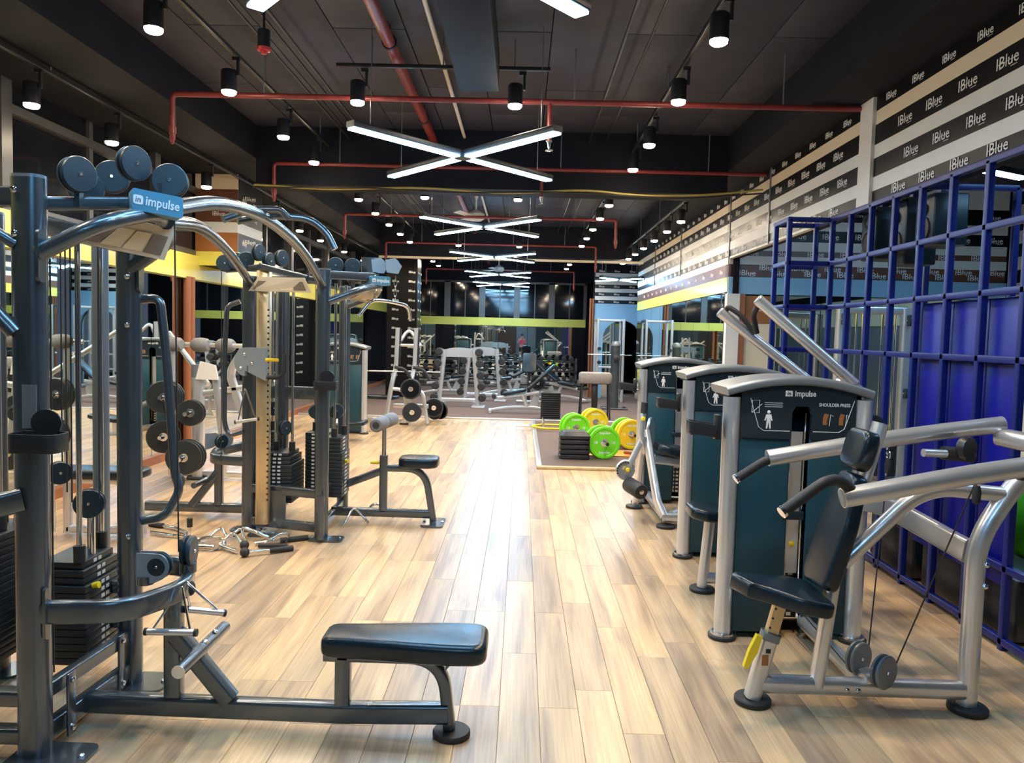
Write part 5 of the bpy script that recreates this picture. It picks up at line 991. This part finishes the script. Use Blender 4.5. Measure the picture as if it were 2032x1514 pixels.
M().prism([(0, 0), (0.25, 0.0), (0.22, 0.16), (0.05, 0.20)], (-3.60, 8.54, 1.12), (1, 0, 0), (0, 0, 1), 0.03).out('shield', 'white_paint', PL)
for x, y, z in ((-3.56, 8.22, 0.77), (-3.57, 8.1, 0.30)): M().cyl((x, 8.6, z), (x, y - 0.06, z), 0.024, 14).out('plate_peg', 'chrome', PL)
for i in range(2): place_plate((-3.56, 8.30 + i * 0.05, 0.77), 0.25, 0.142, 'black grip plate on the upper peg of the lever machine, %s' % ('front one', 'rear one')[i])
for i in range(3): place_plate((-3.57, 8.16 + i * 0.06, 0.305), 0.25, 0.185, 'black grip plate on the lower peg of the lever machine, %s' % ('front one', 'middle one', 'rear one')[i])
for i in range(3): place_plate((-3.92, 8.45 + i * 0.05, 0.92), 0.3, 0.18, 'black grip plate on the mirror side of the lever machine, upper peg, %s' % ('front one', 'middle one', 'rear one')[i])
place_plate((-3.92, 8.45, 0.48), 0.3, 0.18, 'single black grip plate on the mirror side of the lever machine, lower peg')
M().cyl((-3.92, 8.35, 0.92), (-3.92, 8.7, 0.92), 0.022, 12).out('plate_peg', 'chrome', PL); M().cyl((-3.92, 8.35, 0.48), (-3.92, 8.7, 0.48), 0.022, 12).out('plate_peg', 'chrome', PL); M().bar([(-3.92, 8.65, 0.03), (-3.92, 8.65, 1.5)], 0.07, 0.07, (1, 0, 0), 0.02).out('upright', 'silver', PL)
# low bench machine between the two stations, near the mirrors
LBn = thing('row_bench', 'silver framed bench with black pad by the left mirrors, seen behind the near station', 'bench', (-3.3, 6.0, 0))
pad_seat(LBn, rrect(0.75, 0.30, 0.06, 4), (-3.35, 6.1, 0.52), (1, 0, 0), (0, 1, 0), 0.07, 'bench_pad'); M().bar(fil([(-3.65, 6.1, 0.46), (-3.05, 6.1, 0.46), (-3.0, 6.1, 0.03)], 0.18, 6), 0.06, 0.06, (0, 1, 0), 0.015).out('bench_rail', 'silver', LBn); M().bar([(-3.6, 6.1, 0.03), (-3.6, 6.1, 0.46)], 0.06, 0.06, (1, 0, 0), 0.015).out('leg', 'silver', LBn); M().bar([(-3.6, 6.1, 0.06), (-3.0, 6.1, 0.06)], 0.06, 0.06, (0, 1, 0), 0.015).out('floor_beam', 'silver', LBn)

# ------------------------------------------------------------------ machines along the left in the background
TM = thing('weight_machine', 'dark blue weight tower machine standing behind the far cable station', 'gym machine', (-2.9, 12.6, 0))
tower(TM, -3.32, 12.75, '')
pad_seat(TM, rrect(0.5, 0.36, 0.06, 4), (-2.62, 11.9, 0.26), (0.97, 0.1, 0.12), (0, 1, 0), 0.07); M().bar([(-2.75, 11.9, 0.03), (-2.75, 11.9, 0.24)], 0.08, 0.08, (1, 0, 0), 0.02).out('seat_post', 'silver', TM); M().tube(fil([(-2.9, 11.9, 0.06), (-2.85, 12.2, 0.35), (-2.9, 12.7, 0.45)], 0.15), 0.04, 12).out('link_tube', 'silver', TM); M().bar([(-2.75, 11.9, 0.05), (-2.95, 12.7, 0.05)], 0.06, 0.06, (1, 0, 0), 0.02).out('floor_beam', 'silver', TM)

RK = thing('bench_rack', 'silver bench press rack with black plates stored on its pegs', 'rack', (-2.2, 14.3, 0))
for x in (-2.30, -1.96):
    for_up = [(x - 0.17, 14.2, 0.03), (x - 0.07, 14.2, 0.75), (x + 0.0, 14.25, 1.05), (x + 0.02, 14.25, 1.78)]
    M().bar(fil(for_up, 0.15, 4), 0.07, 0.08, (0, 1, 0), 0.015).out('upright', 'silver', RK); M().bar([(x + 0.06, 14.25, 1.1), (x + 0.07, 14.25, 1.76)], 0.05, 0.03, (0, 1, 0), 0.008).out('catch_plate', 'black_plastic', RK)
    M().prism(rrect(0.16, 0.10, 0.03), (x - 0.17, 14.2, 0.016), (1, 0, 0), (0, 1, 0), 0.028).out('foot', 'black_rubber', RK)
    M().tube(fil([(x - 0.02, 14.2, 1.06), (x + 0.18, 14.2, 1.02), (x + 0.30, 14.2, 0.82)], 0.12), 0.03, 10).out('bar_catch', 'black_rubber', RK)
    M().tube(fil([(x - 0.10, 14.2, 0.66), (x + 0.16, 14.2, 0.64), (x + 0.26, 14.2, 0.03)], 0.14), 0.035, 12).out('brace', 'silver', RK)
M().tube(fil([(-2.28, 14.25, 1.45), (-2.1, 14.4, 1.78), (-1.86, 14.25, 1.45)], 0.15), 0.03, 12).bar([(-2.30, 14.25, 1.46), (-1.94, 14.25, 1.46)], 0.05, 0.05, (0, 1, 0), 0.012).out('head_frame', 'silver', RK)
M().bar([(-2.35, 14.3, 0.34), (-1.7, 14.3, 0.34)], 0.06, 0.08, (0, 1, 0), 0.015).out('cross_rail', 'silver', RK); M().bar([(-3.2, 14.6, 0.06), (-2.2, 14.3, 0.06)], 0.06, 0.06, (0, 1, 0), 0.015).out('floor_beam', 'silver', RK)
pad_seat(RK, rrect(0.95, 0.30, 0.05, 4), (-2.75, 14.45, 0.48), (0.96, -0.27, 0), (0.27, 0.96, 0), 0.07, 'bench_pad'); M().bar([(-3.15, 14.57, 0.03), (-3.15, 14.57, 0.44)], 0.06, 0.06, (1, 0, 0), 0.015).out('leg', 'silver', RK)
M().cyl((-2.95, 14.1, 0.98), (-1.5, 14.32, 0.98), 0.014, 10).out('rest_bar', 'chrome', RK)
for k, (x, y, z, r, n) in enumerate(((-1.98, 13.9, 0.68, 0.185, 3), (-1.95, 13.9, 0.26, 0.172, 2), (-1.62, 14.45, 0.30, 0.18, 2))):
    M().cyl((x, y - 0.08, z), (x, y + 0.36, z), 0.024, 12).out('plate_peg', 'chrome', RK)
    for i in range(n): place_plate((x, y + 0.0 + i * 0.055, z), 0.2, r, 'black grip plate on the %s peg of the bench press rack, %s' % (('upper', 'lower', 'aisle side')[k], ('front one', 'second', 'third')[i]))
for i, (x, y) in enumerate(((-1.66, 14.9), (-1.56, 15.0))): place_plate((x, y, 0.21), -0.5, 0.185, 'black grip plate leaning on the floor beside the bench press rack, %s' % ('left one', 'right one')[i], 0.1)

# A-frame dumbbell towers
DB = {}
def dumbbell(p, rz, r, label, group, L=0.16):
    k = (r, L)
    if k not in DB:
        o = thing('dumbbell', label, 'dumbbell', (0, 0, 0), group)
        M().cyl((0, -L, 0), (0, L, 0), 0.015, 8).out('grip', 'chrome', o)
        for s in (-1, 1): M().lathe([(0.0, -0.045), (r * 0.8, -0.045), (r, -0.03), (r, 0.03), (r * 0.8, 0.045), (0.0, 0.045)], (0, s * L * 0.8, 0), (0, 1, 0), 12).out('head', 'black_rubber', o)
        DB[k] = o
    else: o = dup(DB[k], None, None, label)
    o['group'] = group; o.location = p; o.rotation_euler = (0, 0, rz); return o
for q, (cx, cy) in enumerate(((-1.43, 17.8), (-0.97, 19.6))):
    t = thing('dumbbell_tower', ('A shaped silver dumbbell tower in the middle distance', 'A shaped silver dumbbell tower further back')[q], 'rack', (cx, cy, 0))
    for s in (-1, 1):
        M().bar([(cx + s * 0.46, cy, 0.02), (cx + s * 0.34, cy, 1.33)], 0.12, 0.11, (0, 1, 0), 0.02).out('upright', 'silver', t); M().box((cx + s * 0.46, cy, 0.036), (0.30, 0.5, 0.024), bev=0.01).out('foot', 'silver', t)
        for k in range(5):
            z = 0.24 + 0.26 * k; x = cx + s * (0.45 - 0.09 * z); M().box((x + s * 0.09, cy, z - 0.085), (0.12, 0.20, 0.02)).out('cradle', 'silver', t)
            if q == 0 or k < 4: dumbbell((x + s * 0.12, cy, z + 0.0), 0.0, 0.088, 'black dumbbell, %s A shaped tower, %s side, %s' % (('nearer', 'further')[q], ('left' if s < 0 else 'right'), ('lowest', 'second from below', 'middle height', 'second from the top', 'topmost')[k]), 'dumbbells on the A shaped towers', 0.17)
    M().bar([(cx - 0.46, cy, 0.17), (cx + 0.46, cy, 0.17)], 0.10, 0.10, (0, 1, 0), 0.02).out('cross_rail', 'silver', t)
    M().prism([(-0.36, 0)] + [(0.36 * math.sin(a), 0.12 + 0.10 * math.cos(a)) for a in [-PI / 2 + PI * k / 10 for k in range(11)]] + [(0.36, 0)], (cx, cy, 1.16), (1, 0, 0), (0, 0, 1), 0.08).out('crest', 'silver', t)
# long three tier racks along the far mirrors
for q, x0 in enumerate((-2.9, -0.95, 1.0)):
    t = thing('dumbbell_rack', 'long black three tier dumbbell rack under the far mirrors, %s of three' % ('left', 'middle', 'right')[q], 'rack', (x0, 24.7, 0), 'far dumbbell racks'); wd = 1.8 if q < 2 else 1.5
    for s in (0, 1): M().bar([(x0 - wd / 2 + s * wd, 24.75, 0.02), (x0 - wd / 2 + s * wd, 24.95, 0.95)], 0.06, 0.5, (1, 0, 0), 0.01).out('end_frame', 'black_plastic', t)
    for k in range(3):
        z = 0.28 + k * 0.30; yy = 24.55 + k * 0.12; M().box((x0, yy, z), (wd, 0.30, 0.05)).out('shelf', 'stack_black', t)
        for i in range(6): dumbbell((x0 - wd / 2 + 0.15 + i * (wd - 0.3) / 5, yy, z + 0.10), 0, 0.072, 'black dumbbell, %s far rack, %s tier, %s from the left' % (('left', 'middle', 'right')[q], ('bottom', 'middle', 'top')[k], ('first', 'second', 'third', 'fourth', 'fifth', 'sixth')[i]), 'dumbbells on the far racks', 0.14)

# ------------------------------------------------------------------ benches and posts in the middle distance on the right
def incline(name, label, c, rz, ang=0.25, ang2=0.9, s=1.0):
    t = thing(name, label, 'bench', (0, 0, 0))
    M().bar(fil([(-0.72, 0, 0.05), (-0.3, 0, 0.13), (0.3, 0, 0.13), (0.62, 0, 0.05)], 0.2), 0.07, 0.07, (0, 1, 0), 0.015).out('base_beam', 'silver', t)
    for x in (-0.70, 0.60): M().bar([(x, -0.28, 0.045), (x, 0.28, 0.045)], 0.06, 0.06, (0, 0, 1), 0.015).out('cross_foot', 'silver', t)
    M().bar([(0.1, 0, 0.12), (0.0, 0, 0.40)], 0.07, 0.08, (0, 1, 0), 0.015).bar([(-0.55, 0, 0.32), (0.35, 0, 0.45)], 0.06, 0.07, (0, 1, 0), 0.015).out('upright', 'silver', t)
    M().prism([(0, 0), (0.20, 0), (0.24, 0.2), (0.12, 0.28)], (0.12, 0.05, 0.12), (1, 0, 0), (0, 0, 1), 0.03).out('adjust_plate', 'silver', t)
    pad_seat(t, rrect(0.5, 0.28, 0.05, 4), (-0.18, 0, 0.46), (math.cos(ang), 0, math.sin(ang)), (0, 1, 0), 0.065)
    pad_seat(t, rrect(0.8, 0.28, 0.05, 4), (0.08 + 0.42 * math.cos(ang2), 0, 0.50 + 0.42 * math.sin(ang2)), (math.cos(ang2), 0, math.sin(ang2)), (0, 1, 0), 0.065, 'back_pad')
    for y in (-0.14, 0.14): M().lathe([(0, -0.1), (0.045, -0.1), (0.05, 0), (0.045, 0.1), (0, 0.1)], (-0.62, y, 0.36), (0, 1, 0), 12).out('ankle_roller', 'black_rubber', t)
    t.location = c; t.rotation_euler = (0, 0, rz); return t
incline('incline_bench', 'silver adjustable bench with raised black backrest beside the tall stack of steps', (0.05, 16.6, 0.024), 0.05, 0.2, 0.75)
incline('incline_bench', 'black padded bench further back, in front of the far dumbbell racks', (-0.35, 21.5, 0.024), 0.3, 0.1, 0.45)
incline('incline_bench', 'black padded bench in front of the right far dumbbell rack', (1.05, 20.0, 0.024), 2.6, 0.1, 0.6)
incline('incline_bench', 'flat black bench behind the bench press rack', (-2.0, 21.0, 0.024), 0.1, 0.02, 0.08)
PB = thing('preacher_bench', 'black upright seat with a small plate rack in front of the far mirror', 'bench', (0.25, 19.2, 0.024))
pad_seat(PB, rrect(0.36, 0.5, 0.08, 4), (0.2, 19.2, 1.02), (1, 0, 0), (0, 0.25, 0.97), 0.08, 'back_pad'); M().bar([(0.2, 19.25, 0.03), (0.2, 19.2, 0.9)], 0.08, 0.08, (1, 0, 0), 0.02).out('post', 'black_plastic', PB); M().bar([(-0.1, 19.2, 0.06), (0.5, 19.2, 0.06)], 0.07, 0.07, (0, 1, 0), 0.02).out('base_beam', 'silver', PB); M().cyl((0.42, 18.8, 0.55), (0.42, 19.25, 0.55), 0.024, 12).out('plate_peg', 'chrome', PB); M().bar([(0.2, 19.2, 0.55), (0.44, 19.2, 0.55)], 0.05, 0.05, (0, 1, 0), 0.01).out('peg_arm', 'silver', PB)
for i in range(3): place_plate((0.42, 18.86 + i * 0.06, 0.55), -0.3, 0.185, 'black grip plate on the peg of the upright black seat, %s' % ('front one', 'second', 'third')[i])
CB = thing('padded_stool', 'black framed stand topped with a grey padded cushion behind the barbells', 'stool', (1.5, 15.9, 0.03))
M().box((1.52, 15.9, 0.86), (0.66, 0.34, 0.24), bev=0.05).out('cushion', 'towel_grey', CB)
for sx in (-1, 1):
    for sy in (-1, 1): M().tube([(1.52 + sx * 0.30, 15.9 + sy * 0.2, 0.03), (1.52 + sx * 0.27, 15.9 + sy * 0.12, 0.75)], 0.018, 8).out('leg', 'black_plastic', CB)
M().box((1.52, 15.9, 0.5), (0.12, 0.10, 0.5), bev=0.02).out('centre_post', 'black_plastic', CB)
CC = thing('cable_column', 'dark steel cable column with a domed top near the pale blue arch', 'gym machine', (2.2, 18.2, 0.03))
M().cyl((2.2, 18.2, 0.03), (2.2, 18.2, 1.52), 0.10, 18).out('column', 'steel_blue', CC); M().lathe([(0.11, 0), (0.115, 0.04), (0.08, 0.10), (0, 0.12)], (2.2, 18.2, 1.5), n=18).out('dome', 'cap_grey', CC); M().box((2.2, 18.2, 0.045), (0.6, 0.5, 0.04), bev=0.01).out('base', 'steel_blue', CC); M().box((2.2, 18.06, 1.2), (0.12, 0.1, 0.16), bev=0.02).out('carriage', 'black_plastic', CC)
SM = thing('smith_machine', 'tall silver smith machine in front of the pale blue arch', 'gym machine', (2.2, 20.4, 0.03))
for x in (1.96, 2.62):
    for y in (20.1, 20.8): M().bar([(x, y, 0.03), (x, y, 2.18)], 0.07, 0.07, (1, 0, 0), 0.015).out('upright', 'silver', SM)
    M().bar([(x, 20.1, 2.15), (x, 20.8, 2.15)], 0.07, 0.07, (1, 0, 0), 0.015).out('top_rail', 'silver', SM); M().bar([(x, 20.1, 0.08), (x, 20.8, 0.08)], 0.07, 0.07, (1, 0, 0), 0.015).out('base_rail', 'silver', SM)
M().bar([(1.96, 20.8, 2.15), (2.62, 20.8, 2.15)], 0.07, 0.07, (0, 1, 0), 0.015).out('top_rail', 'silver', SM); M().cyl((1.70, 20.05, 1.25), (2.85, 20.05, 1.25), 0.016, 10).out('bar', 'chrome', SM)
for z in (0.5, 0.9): M().bar([(1.96, 20.8, z), (2.62, 20.8, z)], 0.05, 0.05, (0, 1, 0), 0.012).out('cross_rail', 'silver', SM)
for k in range(3): M().cyl((2.0, 20.1, 0.7 + 0.35 * k), (2.0, 20.02, 0.7 + 0.35 * k), 0.05, 10).out('hook_stop', 'black_plastic', SM)

# ------------------------------------------------------------------ cable attachments on the floor
def floorbar(name, label, path, r=0.013, balls=(), grips=(), cat='cable attachment'):
    P = [V(*p) for p in path]; t = thing(name, label, cat, (P[0].x, P[0].y, 0), 'cable attachments on the floor')
    M().tube(fil(P, 0.05, 4), r, 10).out('bar', 'chrome', t)
    for b in balls: M().ball(b, 0.036, 12, 8).out('ball_end', 'black_rubber', t)
    for a, b in grips: M().cyl(a, b, r + 0.008, 12).out('grip', 'black_rubber', t)
    return t
zf = 0.022
floorbar('straight_bar', 'long cranked chrome bar lying furthest left among the floor attachments', [(-3.10, 6.46, zf), (-2.86, 6.36, zf), (-2.70, 6.22, zf), (-2.55, 6.0, zf), (-2.40, 5.88, zf)], 0.014, (), (((-3.12, 6.47, zf), (-2.98, 6.41, zf)),))
floorbar('tricep_bar', 'chrome T shaped bar with upright stub beside the long cranked bar', [(-2.98, 6.20, zf), (-2.78, 6.12, zf), (-2.62, 6.10, zf), (-2.62, 6.10, 0.16)], 0.014, (), (((-2.62, 6.10, 0.10), (-2.62, 6.10, 0.17)),))
t = thing('ring_handle', 'round chrome double handle in the middle of the floor attachments', 'cable attachment', (-2.36, 5.83, 0), 'cable attachments on the floor')
M().tube([(-2.38 + 0.13 * math.cos(a), 5.86 + 0.10 * math.sin(a), 0.03 + 0.03 * math.sin(a)) for a in [2 * PI * k / 20 for k in range(20)]], 0.013, 8, True).out('ring', 'chrome', t); M().cyl((-2.46, 5.80, 0.03), (-2.30, 5.79, 0.03), 0.019, 10).cyl((-2.27, 5.84, 0.03), (-2.10, 5.72, 0.025), 0.018, 10).out('grip', 'chrome', t)
floorbar('v_bar', 'chrome V shaped row handle lying left of the column foot', [(-2.46, 6.05, zf), (-2.38, 6.14, 0.10), (-2.30, 6.06, zf), (-2.22, 6.14, 0.10), (-2.14, 6.0, zf)], 0.012)
floorbar('v_bar', 'chrome V shaped row handle with black ends in front of the first V handle', [(-2.30, 5.90, zf), (-2.22, 5.97, 0.11), (-2.10, 5.86, zf)], 0.012, ((-2.09, 5.85, 0.036),))
floorbar('straight_bar', 'short bar with a black ball end, nearest among the floor attachments', [(-2.02, 5.66, 0.036), (-1.88, 5.74, 0.03), (-1.72, 5.86, zf)], 0.013, ((-2.02, 5.66, 0.036),), (((-1.86, 5.75, 0.03), (-1.72, 5.86, zf)),))
floorbar('stirrup_bar', 'steel stirrup lying flat with its grip towards the viewer', [(-1.98, 5.90, zf), (-1.90, 6.12, 0.06), (-1.83, 6.15, 0.06), (-1.80, 5.92, zf)], 0.009, (), (((-2.0, 5.90, zf), (-1.78, 5.92, zf)),))
floorbar('straight_bar', 'black sleeved bar pointing to the right post of the far station', [(-2.05, 5.96, zf), (-1.85, 6.08, zf), (-1.70, 6.17, zf)], 0.013, (), (((-1.88, 6.06, zf), (-1.69, 6.175, zf)),))
floorbar('curl_bar', 'dark curved bar at the foot of the perforated column', [(-2.32, 6.16, zf), (-2.22, 6.18, 0.09), (-2.10, 6.12, 0.07), (-2.0, 6.14, zf)], 0.016, (), (((-2.30, 6.165, 0.03), (-2.22, 6.18, 0.085)),))
floorbar('stirrup_bar', 'small chrome bar leaning on the base of the lat seat', [(-1.50, 6.62, zf), (-1.44, 6.72, 0.16), (-1.36, 6.76, 0.06), (-1.30, 6.70, zf)], 0.010)
floorbar('stirrup_bar', 'black stirrup lying under the brace of the lat seat', [(-1.38, 6.92, zf), (-1.32, 6.95, 0.14), (-1.22, 6.95, 0.13), (-1.12, 6.92, zf)], 0.012)

# ------------------------------------------------------------------ person behind the viewer, met only in the far mirror
def skin(name, joints, edges, radii, material, parent):
    me = bpy.data.meshes.new(name); me.from_pydata([Vector(j) - WLOC[parent.name] for j in joints], edges, []); me.materials.append(MATS[material])
    o = bpy.data.objects.new(name, me); COL.objects.link(o); o.parent = parent
    m = o.modifiers.new('skin', 'SKIN'); me.skin_vertices.new() if not me.skin_vertices else None
    for v, r in zip(me.skin_vertices[0].data, radii): v.radius = r if isinstance(r, tuple) else (r, r)
    me.skin_vertices[0].data[0].use_root = True
    s = o.modifiers.new('sub', 'SUBSURF'); s.levels = 2; s.render_levels = 2; m.use_smooth_shade = True
    WLOC[o.name] = WLOC[parent.name]; return o
PX, PY = 0.0, -0.75
PE = thing('person', 'person in a pink shirt and dark shorts reflected in the far mirror', 'person', (PX, PY, 0))
J = [(0, 0, 0.95), (0, 0, 1.15), (0, 0, 1.38), (0, 0.01, 1.48), (0, 0.03, 1.58), (0, 0.03, 1.68),
     (-0.17, 0, 1.40), (-0.26, 0.08, 1.16), (-0.12, 0.30, 1.36), (-0.06, 0.36, 1.42),
     (0.17, 0, 1.40), (0.26, 0.08, 1.16), (0.12, 0.30, 1.36), (0.06, 0.36, 1.42),
     (-0.10, 0, 0.88), (-0.11, 0.02, 0.50), (-0.11, -0.02, 0.09), (-0.12, 0.14, 0.04),
     (0.10, 0, 0.88), (0.11, 0.02, 0.50), (0.11, -0.02, 0.09), (0.12, 0.14, 0.04)]
E_ = [(0, 1), (1, 2), (2, 3), (3, 4), (4, 5), (2, 6), (6, 7), (7, 8), (8, 9), (2, 10), (10, 11), (11, 12), (12, 13), (0, 14), (14, 15), (15, 16), (16, 17), (0, 18), (18, 19), (19, 20), (20, 21)]
Rr = [(0.14, 0.10), (0.13, 0.095), (0.15, 0.10), 0.055, (0.075, 0.09), (0.07, 0.085), 0.06, 0.045, 0.034, 0.03, 0.06, 0.045, 0.034, 0.03, 0.085, 0.058, 0.04, 0.035, 0.085, 0.058, 0.04, 0.035]
A = lambda js: [(PX + j[0], PY + j[1], j[2]) for j in js]
skin('body', A(J), E_, Rr, 'skin', PE)
skin('shirt', A([(0, 0, 0.92), (0, 0, 1.15), (0, 0, 1.40), (-0.17, 0, 1.41), (-0.24, 0.06, 1.24), (0.17, 0, 1.41), (0.24, 0.06, 1.24)]), [(0, 1), (1, 2), (2, 3), (3, 4), (2, 5), (5, 6)], [(0.165, 0.12), (0.155, 0.115), (0.165, 0.115), 0.075, 0.07, 0.075, 0.07], 'pink_cloth', PE)
skin('shorts', A([(0, 0, 0.97), (-0.10, 0, 0.86), (-0.115, 0.02, 0.55), (0.10, 0, 0.86), (0.115, 0.02, 0.55)]), [(0, 1), (1, 2), (0, 3), (3, 4)], [(0.16, 0.115), 0.105, 0.09, 0.105, 0.09], 'dark_cloth', PE)
M().ball((PX, PY + 0.0, 1.705), 0.098, 16, 10, (0.95, 1.05, 0.85)).out('hair', 'dark_cloth', PE)
for s in (-1, 1):
    M().ball((PX + s * 0.032, PY + 0.118, 1.635), 0.010, 8, 6).out('eye', 'dark_cloth', PE)
    for k in range(4): M().tube([(PX + s * 0.062, PY + 0.36, 1.43 + k * 0.018 - 0.02), (PX + s * 0.052, PY + 0.405, 1.435 + k * 0.018 - 0.02), (PX + s * 0.03, PY + 0.412, 1.438 + k * 0.018 - 0.02)], 0.008, 8).out('finger', 'skin', PE)
    M().tube([(PX + s * 0.058, PY + 0.35, 1.45), (PX + s * 0.045, PY + 0.365, 1.475), (PX + s * 0.03, PY + 0.372, 1.485)], 0.009, 8).out('thumb', 'skin', PE)
M().ball((PX, PY + 0.128, 1.615), 0.016, 8, 6, (0.8, 1, 1.2)).out('nose', 'skin', PE); M().box((PX, PY + 0.118, 1.58), (0.045, 0.01, 0.008), bev=0.003).out('mouth', 'pink_cloth', PE)
o = M().box((PX, PY + 0.395, 1.455), (0.155, 0.009, 0.075), bev=0.003).out('phone', 'black_plastic'); tag(o, 'black phone held up by the person in the pink shirt', 'phone')
